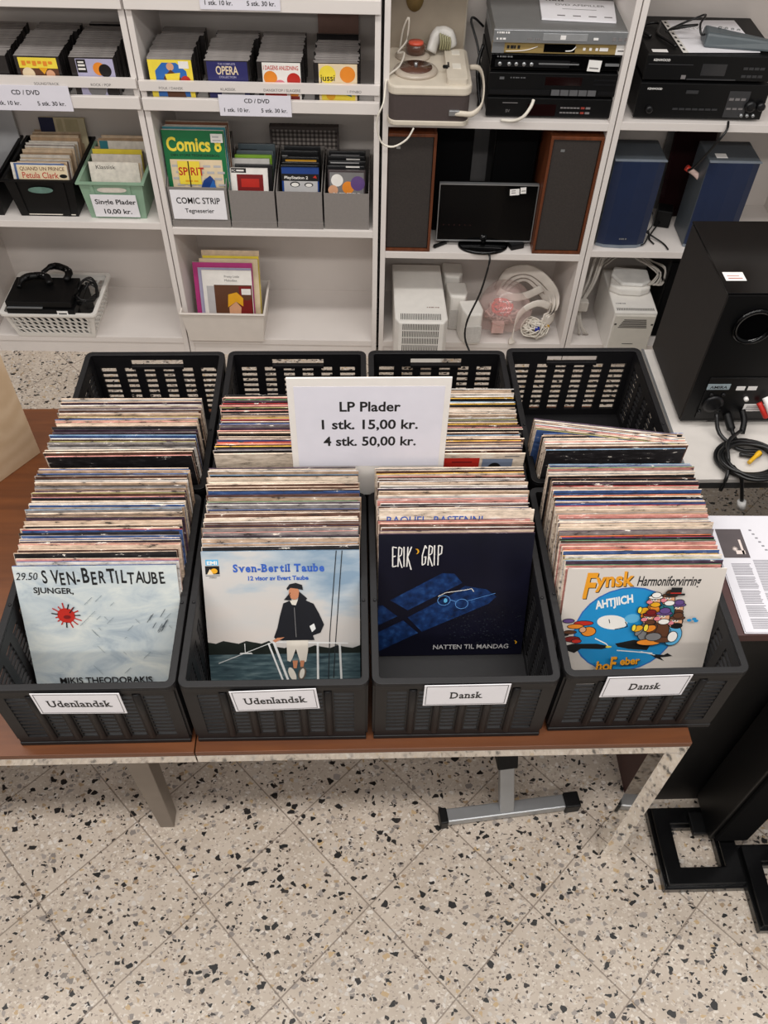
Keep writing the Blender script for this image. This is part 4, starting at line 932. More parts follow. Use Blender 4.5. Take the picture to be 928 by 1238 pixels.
q = MB(); q.prism([(-.075, -.05), (-.03, -.075), (.05, -.072), (.09, -.045), (.085, .05), (-.06, .06)], 0, .035); q.build('body', white_plastic, t, bevel=.008)
q = MB(); q.prism([(-.07, -.0), (-.03, -.06), (.05, -.058), (.085, -.03), (.08, .05), (-.055, .055)], .035, .052); q.build('top_cover', mat('bright_white_plastic', (232, 230, 226), .35), t, bevel=.006)
t = thing('cable_tangle', 'pale grey cables hanging left of the white desktop computer', 'cable', S(.945, .06, .087), AS)
q = MB()
rnd = random.Random(4)
for k in range(9):
    a = rnd.uniform(-.02, .03)
    q.tube([(.18 + a * 2, .16 + a, .34 + rnd.uniform(-.01, .03)), (.10 + a, .14, .375 + rnd.uniform(-.02, .02)), (.045 + a, .10, .33), (.02 + a * .8, .06, .22), (-.012 + a * .5, .03, .13), (.0 + a * .3, .0, .06), (.02 + a, .0, .005)], .0036, 6)
q.build('leads', mat('pale_grey_cable', (196, 190, 182), .5), t)
q = MB(); q.box(-.02, .02, .0, .03, .12, .165); q.build('plug', mat('pale_grey_cable', (196, 190, 182), .5), t, bevel=.003)
q = MB()
for k in range(7):
    a = rnd.uniform(-.03, .03); q.tube([S(1.02 + a, .2, .33 + .01 * k), S(1.10 + a, .22, .385 + .006 * k), S(1.18 + a, .17, .385), S(1.235 + a * .5, .10, .35 + .008 * k), S(1.22 + a, .08, .33), S(1.20, .1, .335)], .0036, 6)
tag(q.build('router_leads', mat('pale_grey_cable', (196, 190, 182), .5)), 'pale grey leads looping behind the white router', 'cable')
black_speaker(1.255, 1.46, .06, .33, .087, .36, 'black loudspeaker under the shelf between white computer and subwoofer')

# ---------------------------------------------------------------- white side table, subwoofer and its cable
t = thing('side_table', 'white topped side table with dark edge under the subwoofer', 'table', (.93, 1.575, 0))
q = MB(); q.box(0, 1.0, 0, .57, .585, .60); q.build('tabletop', mat('white_laminate', (212, 206, 200), .4, var=.04), t, bevel=.001)
q = MB(); q.box(.002, .998, .002, .568, .56, .5848); q.build('table_frame', mat('dark_grey_edge', (52, 52, 53), .45), t)
q = MB(); q.box(-.003, .004, -.002, .572, .586, .6008); q.build('edge_strip', silver, t)
for x, y in ((.01, .01), (.95, .01), (.01, .52), (.95, .52)):
    q = MB(); q.box(x, x + .04, y, y + .04, 0, .56); q.build('leg', dark_metal, t)
t = thing('subwoofer', 'large black subwoofer box with port and price sticker on white table', 'subwoofer', (.956, 1.795, .6015))
q = MB(); q.box(0, .44, .004, .345, .012, .450); q.build('cabinet', mat('black_ash', (34, 31, 30), .6, var=.1, scale=50, spec=.3), t, bevel=.003)
q = MB(); q.box(-.001, .441, .0035, .346, .4505, .456); q.build('top_plate', black_gloss, t, bevel=.001)
q = MB(); q.box(.002, .438, .0, .0038, .014, .449); q.build('rear_panel', mat('rear_black', (8, 8, 9), .42, spec=.25), t)
TX = Matrix.Translation((.10, -.0005, .355)) @ Matrix.Rotation(R(90), 4, 'X')
q = MB(); q.lathe([(.056, 0), (.056, .006), (.046, .008), (.042, -.012), (.03, -.05), (0, -.05)], (0, 0, 0), 32, 0, 1, TX); q.build('bass_port', black_gloss, t)
q = MB(); q.box(.04, .40, -.003, -.0005, .028, .18); q.build('amplifier_plate', mat('plate_black', (20, 20, 21), .35, .3), t, bevel=.001)
q = MB(); q.lathe([(.030, 0), (.030, .006), (.02, .008), (0, .008)], (0, 0, 0), 20, 0, 1, Matrix.Translation((.075, -.003, .085)) @ Matrix.Rotation(R(90), 4, 'X'))
for x, z in ((.06, .12), (.095, .12), (.045, .055), (.1, .06)): q.lathe([(.006, 0), (.005, .005), (0, .005)], (0, 0, 0), 10, 0, 1, Matrix.Translation((x, -.003, z)) @ Matrix.Rotation(R(90), 4, 'X'))
q.build('power_socket', dark_metal, t)
q = MB(); q.box(.04, .105, -.0042, -.003, .138, .158, 0); q.text('AMIRA', MF(.073, -.0045, .142), .014, 1, .02, width=.05); q.build('maker_plate', [mat('pale_blue_plate', (150, 164, 170), .4), ink], t)
q = MB(); q.box(.125, .150, -.004, -.003, .135, .149); q.box(.158, .184, -.004, -.003, .135, .149); q.lathe([(.007, 0), (.006, .01), (0, .01)], (0, 0, 0), 12, 0, 1, Matrix.Translation((.165, -.003, .105)) @ Matrix.Rotation(R(90), 4, 'X'))
q.box(.17, .26, -.0042, -.003, .055, .082)
q.build('white_labels', sticker_white, t)
q = MB()
for k in range(4): q.box(.178, .25, -.0046, -.0042, .059 + .005 * k, .061 + .005 * k)
q.build('label_print', grey_print, t)
q = MB(); q.box(.010, .064, .058, .096, .456, .4567, 0); q.box(.018, .056, .066, .070, .4567, .457, 1); q.box(.018, .05, .078, .081, .4567, .457, 1); q.build('price_sticker', [sticker_white, mat('reddish_print', (176, 110, 104), .5)], t)
for x in (.05, .39):
    q = MB(); q.box(x - .035, x + .035, .01, .07, 0, .012); q.build('foot', mat('pale_grey_foot', (176, 172, 168), .5), t)
q = MB(); q.tube([(.09, -.02, .06), (.10, -.06, .02), (.145, -.11, .006), (.20, -.12, .006), (.19, -.14, .008), (.14, -.135, .01)], .006, 8)
for k in range(10):
    a0 = k * .7
    q.tube([(.155 + (.078 + .006 * (k % 3)) * math.cos(a * math.pi / 5 + a0) + .005 * (k % 2), -.150 + (.062 + .006 * (k % 4)) * math.sin(a * math.pi / 5 + a0) - .003 * k, .007 + .006 * (k // 2) + .003 * math.sin(a + k)) for a in range(10)], .0052, 7, closed=True)
q.tube([(.16, -.06, .03), (.10, -.12, .045), (.085, -.19, .03), (.075, -.225, .012), (.068, -.236, -.03)], .0055, 8)
q.tube([(.10, -.19, .02), (.115, -.225, .012), (.125, -.238, -.02), (.135, -.25, -.06)], .0055, 8)
cable = q.build('power_cable', cable_black, t)
q = MB(); q.tube([(.135, -.25, -.06), (.14, -.256, -.085)], .012, 10); q.build('grey_plug', mat('pale_grey_plug', (206, 204, 202), .4), cable)
q = MB(); q.tube([(.155, -.17, .012), (.185, -.145, .018), (.195, -.137, .02)], [.006, .008, .006], 10); q.build('yellow_plug', mat('yellow_plug', (222, 172, 30), .35), cable)
q = MB(); q.tube([(.215, -.012, .115), (.225, -.03, .10), (.235, -.04, .08)], .009, 10); q.build('white_plug', sticker_white, cable)
q = MB(); q.tube([(.205, -.012, .095), (.22, -.03, .075), (.23, -.035, .06)], .008, 10); q.build('red_plug', red_ink, cable)
q = MB(); q.tube([(.13, -.003, .045), (.135, -.03, .03), (.14, -.05, .02), (.145, -.08, .012)], [.012, .012, .006, .006], 8); q.tube([(.17, -.004, .06), (.175, -.03, .04), (.165, -.06, .02)], .009, 8); q.build('black_plugs', black_satin, cable)

# ---------------------------------------------------------------- cabinet with newspaper, tower speakers on the floor
t = thing('black_cabinet', 'black cabinet with maroon top right of the record tables', 'cabinet', (.752, .90, 0))
q = MB(); q.box(.012, .80, .006, .295, .0, .852); q.build('body', black_satin, t)
q = MB(); q.box(0, .0118, .0, .295, .0, .852); q.build('side_panel', maroon_wood, t)
q = MB(); q.box(0, .82, -.004, .30, .8525, .8755); q.build('top_panel', maroon_wood, t, bevel=.001)
t = thing('newspaper', 'open newspaper lying on the black cabinet at the right edge', 'newspaper', (1.01, 1.05, .876), R(-1))
q = MB()
for k in range(2): q.box(-.225 + .002 * k, .27, -.155 + .002 * k, .155 - .001 * k, .0006 + .002 * k, .0022 + .002 * k)
q.build('pages', mat('newsprint', (204, 202, 208), .8, var=.03), t)
q = MB(); rnd = random.Random(8)
for cx in (-.205, -.155, -.105, -.055):
    y = -.145
    while y < (.02 if cx < -.17 else (.0 if cx > -.12 else .03)):
        if rnd.random() > .08: q.box(cx, cx + .043 - rnd.uniform(0, .006), y, y + .0017, .0042, .00435)
        y += .0032
for k in range(26):
    x, y = rnd.uniform(-.10, .24), rnd.uniform(.03, .13); q.box(x, x + rnd.uniform(.01, .04), y, y + .0012, .0042, .00435)
for k in range(24): q.box(-.14 + .004 * k, -.134 + .004 * k, .11 - .011 * k, .114 - .011 * k, .0042, .0044)
q.build('printed_columns', mat('newsprint_grey', (128, 126, 132), .8), t)
q = MB(); q.box(-.215, -.158, .035, .115, .0042, .0045, 0); q.box(-.185, -.165, .045, .055, .0045, .0047, 1); q.lathe([(.007, 0), (0, .0003)], (-.185, .06, .0045), 12, 1); q.box(-.172, -.167, .045, .085, .0045, .0047, 1)
q.build('dark_picture', [mat('dark_grey_picture', (74, 66, 68), .6), mat('pale_picture', (210, 196, 190), .6)], t)
def tower_speaker(x, y, label, h=1.0, xr=.22, parts=True):
    t = thing('tower_speaker', label, 'loudspeaker', (x, y, 0)); d = .215
    gl = mat('black_lacquer', (12, 12, 13), .16, var=.05)
    q = MB()
    fr = lambda o: [(o, o), (xr - o, o), (xr - o, d - o), (o, d - o)]
    q.frame(fr(0), fr(.056), 0, .026); q.frame(fr(.008), fr(.050), .026, .042); q.build('plinth', gl, t, bevel=.002)
    q = MB(); q.box(.135, xr + .02, .115, .235, .06, h); q.box(.10, xr - .0, .13, .19, .042, .06) if parts else None; q.build('cabinet', mat('tower_black', (8, 8, 9), .4, spec=.25), t, bevel=.003)
    q = MB(); q.box(.145, xr + .012, .104, .1148, .075, h - .02); q.build('grille', mat('black_cloth', (7, 7, 8), .9, spec=.1, var=.2, scale=150), t, bevel=.003)
    return t

tower_speaker(.795, .657, 'black tower loudspeaker on open black plinth by the chrome table leg', .62)
tower_speaker(1.012, .553, 'black tower loudspeaker cut off at the right edge of the picture', .62)

# ---------------------------------------------------------------- record tables
def table(x0, x1, label, legs):
    t = thing('display_table', label, 'table', (x0, .752, 0)); W = x1 - x0
    q = MB(); q.box(0, W, 0, 1.025, .676, .6925); q.build('tabletop', table_wood, t, bevel=.001)
    q = MB(); q.box(.0, W, .0, .030, .646, .6755); q.box(0, W, .995, 1.025, .646, .6755); q.box(0, .03, .03, .995, .646, .6755); q.box(W - .03, W, .03, .995, .646, .6755); q.build('apron', chrome if legs == 'chrome' else [chrome], t, bevel=.001)
    for x in (0, 1):
        for y in (0, 1):
            if legs == 'chrome':
                if x == 0 : continue
                q = MB(); q.box(W - .045, W, .0 if y == 0 else .98, .045 if y == 0 else 1.025, 0, .6455); q.build('leg', chrome, t, bevel=.001)
            else:
                xx = .16 if x == 0 else W - .218; yy = .105 if y == 0 else .90
                q = MB(); q.hexa([(xx + .012, yy, 0), (xx + .050, yy, 0), (xx + .050, yy + .045, 0), (xx + .012, yy + .045, 0)], [(xx - .0, yy - .005, .645), (xx + .062, yy - .005, .645), (xx + .062, yy + .06, .645), (xx, yy + .06, .645)]); q.build('leg', grey_metal, t, bevel=.002)
    return t
table(-1.62, -.3315, 'left record table with brown top and grey legs', 'grey')
tb = table(-.329, .692, 'right record table with brown top and chrome leg', 'chrome')
t = thing('floor_stand', 'grey metal T foot with black caps standing under the right table', 'stand', (.405, .876, 0), R(6))
q = MB(); q.box(-.165, .165, -.019, .019, .012, .04); q.build('foot_bar', silver, t, bevel=.004)
for x in (-.185, .165):
    q = MB(); q.box(x, x + .042 - .02 * (x < 0) + .0, -.022, .022, 0, .043); q.build('end_cap', black_satin, t, bevel=.004)
slope = lambda z: .55 * (z - .04)
def leaning(z0, z1, a, d):
    P = lambda z: [(-a, slope(z) - d, z), (a, slope(z) - d, z), (a, slope(z) + d, z), (-a, slope(z) + d, z)]
    return P(z0), P(z1)
q = MB(); q.hexa(*leaning(.036, .20, .02, .013)); q.build('post', silver, t, bevel=.003)
q = MB(); q.hexa(*leaning(.17, .645, .028, .02)); q.build('sleeve', black_satin, t, bevel=.004)

# birch plywood bin at the left
d_ = Vector((.08, .107)).normalized(); ang = math.atan2(d_.y, d_.x)
t = thing('plywood_bin', 'birch plywood bin standing on the left table at the picture edge', 'bin', (-.834, 1.605, .693), ang)
q = MB(); q.box(-.40, 0, 0, .012, 0.0005, .55); q.build('front_panel', ply, t, bevel=.0005)
q = MB(); q.box(-.40, -.388, .0125, .30, 0.0005, .55); q.build('side_panel', ply, t)
q = MB(); q.box(-.387, -.013, .0125, .30, .0005, .012); q.build('bottom_panel', ply, t)

# ---------------------------------------------------------------- slotted black crates
CW, CD_, CH = .352, .475, .236
def crate_wall(q, width, h0, h1, cols, thick, rows=9, ribs_out=True, handle=False, side=False):
    """wall in local XZ, outer face at y=0, growing to +y; slots are real openings"""
    W2 = width / 2; top = .036 if not side else .030; edge = .022
    q.box(-W2, W2, 0, thick, h0, h0 + .022)                                   # bottom band
    if handle:
        q.box(-W2, -.066, 0, thick, h1 - top, h1); q.box(.066, W2, 0, thick, h1 - top, h1)
        q.box(-.066, .066, 0, thick, h1 - .010, h1); q.box(-.066, .066, 0, thick + .006, h1 - top, h1 - top + .008)
    else: q.box(-W2, W2, 0, thick, h1 - top, h1)
    z0, z1 = h0 + .022, h1 - top
    q.box(-W2, -W2 + edge, 0, thick, z0, z1); q.box(W2 - edge, W2, 0, thick, z0, z1)
    span = width - 2 * edge; pitch = span / cols; rib = .021
    for k in range(1, cols):
        x = -W2 + edge + pitch * k; q.box(x - rib / 2, x + rib / 2, .0005, thick - .0005, z0, z1)
        if ribs_out and not side:
            q.lathe([(.0085, 0), (.0085, z1 - z0 + .012), (.006, z1 - z0 + .016)], (x, .002, z0 - .004), 10, 0)
    rp = (z1 - z0) / rows
    for r in range(1, rows): q.box(-W2 + edge, W2 - edge, .001, thick - .001, z0 + rp * r - .0026, z0 + rp * r + .0026)
def make_crate(label, loc, rz):
    t = thing('slotted_crate', label, 'crate', loc, rz, None)
    r_, k = .018, .014
    q = MB(); q.frame(rrect(-CW / 2, CW / 2, -CD_ / 2, CD_ / 2, r_), rrect(-CW / 2 + k, CW / 2 - k, -CD_ / 2 + k, CD_ / 2 - k, .006), CH - .006, CH)
    q.frame(rrect(-CW / 2, CW / 2, -CD_ / 2, CD_ / 2, r_), rrect(-CW / 2 + .004, CW / 2 - .004, -CD_ / 2 + .004, CD_ / 2 - .004, r_ - .003), CH - .020, CH - .0061)
    for s_ in (-1, 1):
        for y in (-.05,): q.lathe([(.004, 0), (.003, .003), (0, .003)], (s_ * (CW / 2 - .009), y, CH), 8)
    q.build('rim', black_plastic, t, bevel=.0015)
    w_ = CW - .014; d = CD_ - .014; th = .007
    for s_, nm in ((-1, 'front_wall'), (1, 'back_wall')):
        q = MB(); crate_wall(q, w_, .012, CH - .0063, 6, th, 11 if s_ < 0 else 9, s_ < 0, True); o = q.build(nm, black_plastic, t, loc=(0, s_ * d / 2, 0), rot=(0, 0, 0 if s_ < 0 else math.pi))
    for s_ in (-1, 1):
        q = MB(); crate_wall(q, d - 2 * th - .001, .012, CH - .0063, 8, th, 10, False, False, True); q.build('side_wall', black_plastic, t, loc=(s_ * w_ / 2, 0, 0), rot=(0, 0, -s_ * -math.pi / 2))
        for y in (-1, 1):
            q = MB(); q.box(-.004, .004, -.012, .012, .02, CH - .02); q.build('corner_post', black_plastic, t, loc=(s_ * (w_ / 2 + .001), y * (d / 2 - .016), 0))
    q = MB(); q.box(-w_ / 2 - .002, w_ / 2 + .002, -d / 2 - .002, d / 2 + .002, 0, .012); q.build('base', black_plastic, t, bevel=.002)
    return t
CRATES = {  # left front corner of the rim and turn
    'F1': (-.685, .768, .16), 'F2': (-.329, .7695, -.17), 'F3': (.028, .769, 0), 'F4': (.389, .779, .45),
    'B1': (-.680, 1.256, .1), 'B2': (-.3215, 1.2585, -.1), 'B3': (.0345, 1.2595, -.3), 'B4': (.3955, 1.267, .1)}
CL = {'F1': 'front left slotted crate labelled Udenlandsk, pale painted cover in front', 'F2': 'slotted crate labelled Udenlandsk, sailing cover in front', 'F3': 'slotted crate labelled Dansk, dark blue cover and empty space in front',
      'F4': 'slotted crate labelled Dansk, overhanging the right table edge', 'B1': 'back row slotted crate at the left end', 'B2': 'back row slotted crate left of the price sign', 'B3': 'back row slotted crate behind the right half of the price sign', 'B4': 'nearly empty back row slotted crate at the right end'}
src = None; CR = {}
def crate_center(k):
    x, y, a = CRATES[k]; a = R(a)
    return Vector((x + math.cos(a) * CW / 2 - math.sin(a) * CD_ / 2, y + math.sin(a) * CW / 2 + math.cos(a) * CD_ / 2, .6932)), a
for k in CRATES:
    p, a = crate_center(k)
    if src is None: src = make_crate(CL[k], p, a); src['group'] = 'slotted crates on the record tables'; CR[k] = src
    else: CR[k] = copy_thing(src, p, (0, 0, a), CL[k], 'slotted crates on the record tables')
def crate_label(k, word, xc, zc, tilt):
    q = MB(); T0 = Matrix.Translation((xc, -CD_ / 2 - .0035, zc)) @ Matrix.Rotation(R(tilt), 4, 'Y') @ Matrix.Rotation(R(2), 4, 'X')
    q.box(-.080, .080, -.001, 0, -.041, .041, 0, T0)
    for a in ((-.076, .076, .0365, .0375), (-.076, .076, -.0375, -.0365), (-.076, -.075, -.0365, .0365), (.075, .076, -.0365, .0365)): q.box(a[0], a[1], -.0013, -.001, a[2], a[3], 1, T0)
    q.text(word, T0 @ MF(0, -.0014, -.012), .036, 1, .018, width=.118 if len(word) > 6 else .062, serif=True)
    q.build('label_card', [white_card, ink], CR[k])
crate_label('F1', 'Udenlandsk', -.006, .190, 1.5); crate_label('F2', 'Udenlandsk', .000, .190, -3); crate_label('F3', 'Dansk', .001, .198, -.5); crate_label('F4', 'Dansk', -.018, .200, -1)

# ---------------------------------------------------------------- long playing records
def sleeve_mat(name, rgb, streak=.5):
    """printed card whose worn upper edge shows paper flecks along its length"""
    m, nt, b_ = nodes_mat('lp_' + name, .5)
    tc = N(nt, 'ShaderNodeTexCoord'); oi = N(nt, 'ShaderNodeObjectInfo')
    mp = N(nt, 'ShaderNodeMapping'); mp.inputs['Scale'].default_value = (17, 60, 60)
    ad = N(nt, 'ShaderNodeVectorMath', operation='ADD'); nt.links.new(tc.outputs['Object'], ad.inputs[0])
    sc = N(nt, 'ShaderNodeVectorMath', operation='SCALE'); sc.inputs[0].default_value = (7.1, 3.3, 5.7); nt.links.new(oi.outputs['Random'], sc.inputs['Scale'])
    nt.links.new(sc.outputs[0], ad.inputs[1]); nt.links.new(ad.outputs[0], mp.inputs[0])
    no = N(nt, 'ShaderNodeTexNoise'); no.inputs['Scale'].default_value = 1.6; no.inputs['Detail'].default_value = 6; no.inputs['Roughness'].default_value = .7
    nt.links.new(mp.outputs[0], no.inputs['Vector'])
    hi = tuple(min(255, v * 1.0 + 28) for v in rgb); lo = tuple(v * .72 for v in rgb)
    col = ramp(nt, no.outputs[0], [(.30, lin(lo)), (.5, lin(rgb)), (.66, lin(hi))])
    fl = math_(nt, 'GREATER_THAN', no.outputs[0], .645); dk = math_(nt, 'LESS_THAN', no.outputs[0], .38)
    col = mixc(nt, fl, col, lin((238, 230, 218))); col = mixc(nt, math_(nt, 'MULTIPLY', dk, streak), col, lin((40, 32, 32)))
    nt.links.new(col, b_.inputs['Base Color']); return m
LPC = dict(cream=(206, 182, 160), tan=(176, 148, 124), white=(210, 204, 198), grey=(128, 122, 120), black=(26, 23, 25), red=(156, 40, 44), rose=(196, 132, 122), blue=(58, 84, 134), sky=(110, 138, 162), yellow=(210, 164, 62),
           olive=(140, 132, 80), orange=(196, 104, 54), plum=(62, 42, 60), brown=(92, 62, 50), green=(82, 122, 88), paper=(216, 198, 178))
LPM = {k: sleeve_mat(k, v, .8 if k not in ('white', 'paper') else .5) for k, v in LPC.items()}
edge_paper = sleeve_mat('edge', (206, 188, 170), .9); edge_brown = sleeve_mat('edge_brown', (128, 104, 86), .8)
TH = .0030
LP_MESH = {}
FACES = ('black', 'black', 'plum', 'brown', 'brown', 'grey', 'tan', 'cream', 'paper', 'blue', 'rose', 'white', 'black')
def lp_mesh(edge, face):
    """card sleeve folded at the spine with an open mouth, slightly bulged; its worn rim shows the edge colour"""
    key = (edge, face)
    if key in LP_MESH: return LP_MESH[key]
    q = MB(); w_ = .1575; h = .314; t2 = TH / 2
    prof = [(-w_, .0), (-w_ + .002, -t2), (-.06, -t2), (.06, -t2), (w_, -t2 * .8), (w_, t2 * .8), (.06, t2), (-.06, t2), (-w_ + .002, t2)]
    q.prism(prof, 0, h, 0)
    o = q.build('record_sleeve', [LPM[face], LPM[edge], edge_brown, edge_paper], None); me = o.data
    for p in me.polygons:
        if abs(p.normal.z) > .9: p.material_index = 1
        elif abs(p.normal.x) > .5: p.material_index = 2 if edge in ('black', 'plum', 'brown', 'tan') else 3
    C.objects.unlink(o); bpy.data.objects.remove(o)
    LP_MESH[key] = me; return me
def put_lp(colour, x, yb, yt, label, group=None, roll=0.0, turn=0.0, z=.7056, scale=1.0, face=None):
    o = bpy.data.objects.new('record_sleeve', lp_mesh(colour, face or random.choice(FACES))); C.objects.link(o)
    a = -math.asin(max(-.9, min(.9, (yt - yb) / .314)))
    dz = .1575 * abs(math.sin(roll)) + TH * .5 * abs(math.sin(a)) + .0003
    o.location = (x, yb, z + dz); o.rotation_euler = (a, roll, turn); o.scale = (scale, 1, scale)
    tag(o, label, 'record', group); return o
WORDS = dict(cream='cream', tan='tan', white='white', grey='grey', black='black', red='red', rose='rose pink', blue='blue', sky='pale blue', yellow='yellow', olive='olive', orange='orange', plum='dark plum', brown='brown', green='green', paper='ivory')
STACKS = [
  # x, n, bottoms y0..y1, tops y0..y1, palette, place
  ('front left crate, behind the pale painted cover', -.5055, 41, (.885, 1.204), (1.008, 1.244), 'blue cream black cream sky cream rose plum olive cream grey black red cream green paper tan cream blue black rose sky grey paper', 0),
  ('back row left end crate', -.501, 33, (1.286, 1.440), (1.274, 1.455), 'rose cream paper tan black cream grey olive brown paper sky cream plum tan rose black blue', 0),
  ('front crate behind the sailing cover', -.150, 36, (.903, 1.204), (1.048, 1.244), 'white plum sky white plum orange rose tan white black red paper cream olive plum cream blue white black green grey rose', 0),
  ('back row crate left of the price sign', -.1425, 35, (1.288, 1.448), (1.277, 1.470), 'paper grey plum yellow rose orange red plum yellow cream tan black rose plum olive sky blue green cream red', 0),
  ('front crate behind the dark blue cover', .204, 27, (.972, 1.204), (1.071, 1.240), 'plum white rose cream plum yellow paper grey cream black paper white grey rose paper cream black paper white cream', 0),
  ('back row crate right of the price sign', .2085, 37, (1.292, 1.455), (1.280, 1.485), 'paper grey cream tan black yellow paper cream grey sky cream paper rose brown paper yellow cream olive', 0),
  ('front right crate behind the band cartoon cover', .5655, 45, (.872, 1.206), (.984, 1.248), 'green sky olive cream yellow cream orange cream plum green cream red orange plum blue cream tan red paper black rose red sky white red black cream blue paper orange cream yellow rose red brown', 0),
  ('nearly empty back crate at the right end', .572, 10, (1.294, 1.330), (1.284, 1.334), 'sky cream black white rose paper cream sky tan blue', 0),
]
for place, x, n, yb, yt, pal, _ in STACKS:
    pal = pal.split(); drift = 0.0
    for k in range(n):
        f = (k + .5) / n; c = pal[k % len(pal)] if k < len(pal) else random.choice(pal)
        if k > 5 and random.random() < .34: c = random.choice(('cream', 'paper', 'white', 'paper', 'black', 'plum', 'grey'))
        drift += random.uniform(-.0012, .0012); drift = max(-.002, min(.002, drift))
        dy = random.uniform(-.0010, .0010)
        put_lp(c, x + drift + random.uniform(-.0018, .0018) , yb[0] + (yb[1] - yb[0]) * f + dy, yt[0] + (yt[1] - yt[0]) * f + dy,
               '%s edged record sleeve in %s' % (WORDS[c], place), '%s edged records in %s' % (WORDS[c], place), random.uniform(-.009, .009), 0.0, .7056 + random.choice((0, 0, 0, .0)), random.uniform(.980, 1.006))
# a few turned records at the back of the nearly empty crate
for k in range(7):
    put_lp(('plum', 'paper', 'tan', 'white', 'rose', 'cream', 'olive')[6 - k], .558, 1.350 + .0055 * k, 1.350 + .0055 * k - .030, '%s edged record sleeve turned askew behind the last upright records at right' % WORDS[('plum', 'paper', 'tan', 'white', 'rose', 'cream', 'olive')[6 - k]],
           None, .010, R(-9))
# art records: flat printed shapes in the plane of the cover; u right, v down, 0..1
class Cover:
    def __init__(s, rec): s.q = MB(); s.k = 0; s.rec = rec; s.mats = []
    def mi(s, m):
        if m not in s.mats: s.mats.append(m)
        return s.mats.index(m)
    def P(s, u, v): return (-.1575 + .315 * u, -TH / 2 - .0003 - .00006 * s.k, .314 * (1 - v))
    def poly(s, pts, m, up=True):
        s.k += 1; s.q.face([s.P(*p) for p in pts], s.mi(m)); return s
    def rect(s, u0, u1, v0, v1, m): return s.poly([(u0, v1), (u1, v1), (u1, v0), (u0, v0)], m)
    def ell(s, u, v, ru, rv, m, n=28, a0=0, a1=360, rot=0):
        c, sn = math.cos(R(rot)), math.sin(R(rot)); P = []
        for i in range(n):
            t = R(a0 + (a1 - a0) * i / (n - (0 if a1 - a0 == 360 else 1))); x, y = ru * math.cos(t), rv * math.sin(t); P.append((u + x * c - y * sn, v + x * sn + y * c))
        return s.poly(P, m)
    def line(s, pts, wd, m):
        s.k += 1
        for (a, b2), (c, d) in zip(pts, pts[1:]):
            dx, dy = c - a, d - b2; L = math.hypot(dx, dy) or 1; nx, ny = -dy / L * wd / 2, dx / L * wd / 2
            s.q.face([s.P(a + nx, b2 + ny), s.P(c + nx, d + ny), s.P(c - nx, d - ny), s.P(a - nx, b2 - ny)], s.mi(m))
        return s
    def text(s, body, u, v, size, m, **kw):
        s.k += 1; x, y, z = s.P(u, v)
        s.q.text(body, MF(x, y, z), size * .315, s.mi(m), **kw); return s
    def done(s, name='cover_print'): return s.q.build(name, s.mats, s.rec, normals=False)
def pr(n): return PRINTS[I[n]]
# 1 pale painted cover
def painted():
    m, nt, b_ = nodes_mat('pale_painted_ground', .4)
    tc = N(nt, 'ShaderNodeTexCoord'); mp = N(nt, 'ShaderNodeMapping'); mp.inputs['Scale'].default_value = (4, 4, 9); mp.inputs['Rotation'].default_value = (0, R(42), 0); nt.links.new(tc.outputs['Object'], mp.inputs[0])
    no = N(nt, 'ShaderNodeTexNoise'); no.inputs['Scale'].default_value = 2.2; no.inputs['Detail'].default_value = 9; no.inputs['Roughness'].default_value = .62; no.inputs['Distortion'].default_value = 1.2
    nt.links.new(mp.outputs[0], no.inputs['Vector'])
    nt.links.new(ramp(nt, no.outputs[0], [(.28, lin((150, 164, 176))), (.45, lin((188, 197, 200))), (.6, lin((206, 211, 208))), (.75, lin((222, 224, 218)))]), b_.inputs['Base Color']); return m
o = put_lp('blue', -.506, .878, 1.001, 'pale painted record cover with hand lettering and a red splash', None)
c = Cover(o); c.rect(.0, 1, .0, 1, painted()); K = ink
x = .17
for ch, s_ in zip('SVEN-BERTIL', (1, 1.05, .95, 1, 1, 1.15, 1, .95, 1.1, 1, 1)):
    c.text(ch, x, .128 + random.uniform(-.008, .008), .13 * s_, K, bold=.022, align='L', rot=random.uniform(-.06, .03), sx=.56); x += {'-': .038, 'I': .028, 'E': .046, 'L': .042}.get(ch, .054)
x = .69
for ch in 'TAUBE': c.text(ch, x, .130 + random.uniform(-.008, .006), .12, K, bold=.016, align='L', rot=random.uniform(-.05, .05), sx=.60); x += .050
c.text('SJUNGER,', .225, .195, .058, K, bold=.02, sx=1.0, rot=-.04)
c.text('29.50', .075, .095, .075, K, shear=.3, sx=.8)
c.ell(.275, .36, .055, .055, pr('red'))
for k in range(15):
    a = k * 2 * math.pi / 15; L = random.uniform(.07, .10); c.line([(.275 + .05 * math.cos(a), .36 + .05 * math.sin(a)), (.275 + L * math.cos(a), .36 + L * math.sin(a))], .008, pr('red') if k % 4 else K)
c.ell(.28, .37, .022, .014, pr('dkred')); c.line([(.30, .34), (.335, .295)], .006, K)
gm = mat('graphite_smear', (134, 146, 152), .5)
for k in range(22):
    u, v, L = random.uniform(.35, .95), random.uniform(.25, .85), random.uniform(.02, .09); c.line([(u, v), (u + L * .7, v + L * random.choice((-.7, 1)))], .003, gm)
for k in range(10):
    u, v, L = random.uniform(.75, .9), random.uniform(.36, .5), random.uniform(.03, .06); c.line([(u, v), (u + L * .6, v - L)], .004, mat('graphite_dark', (84, 92, 98), .5))
c.text('MIKIS THEODORAKIS', .46, .888, .070, K, bold=.02, width=.315 * .60)
c.done()
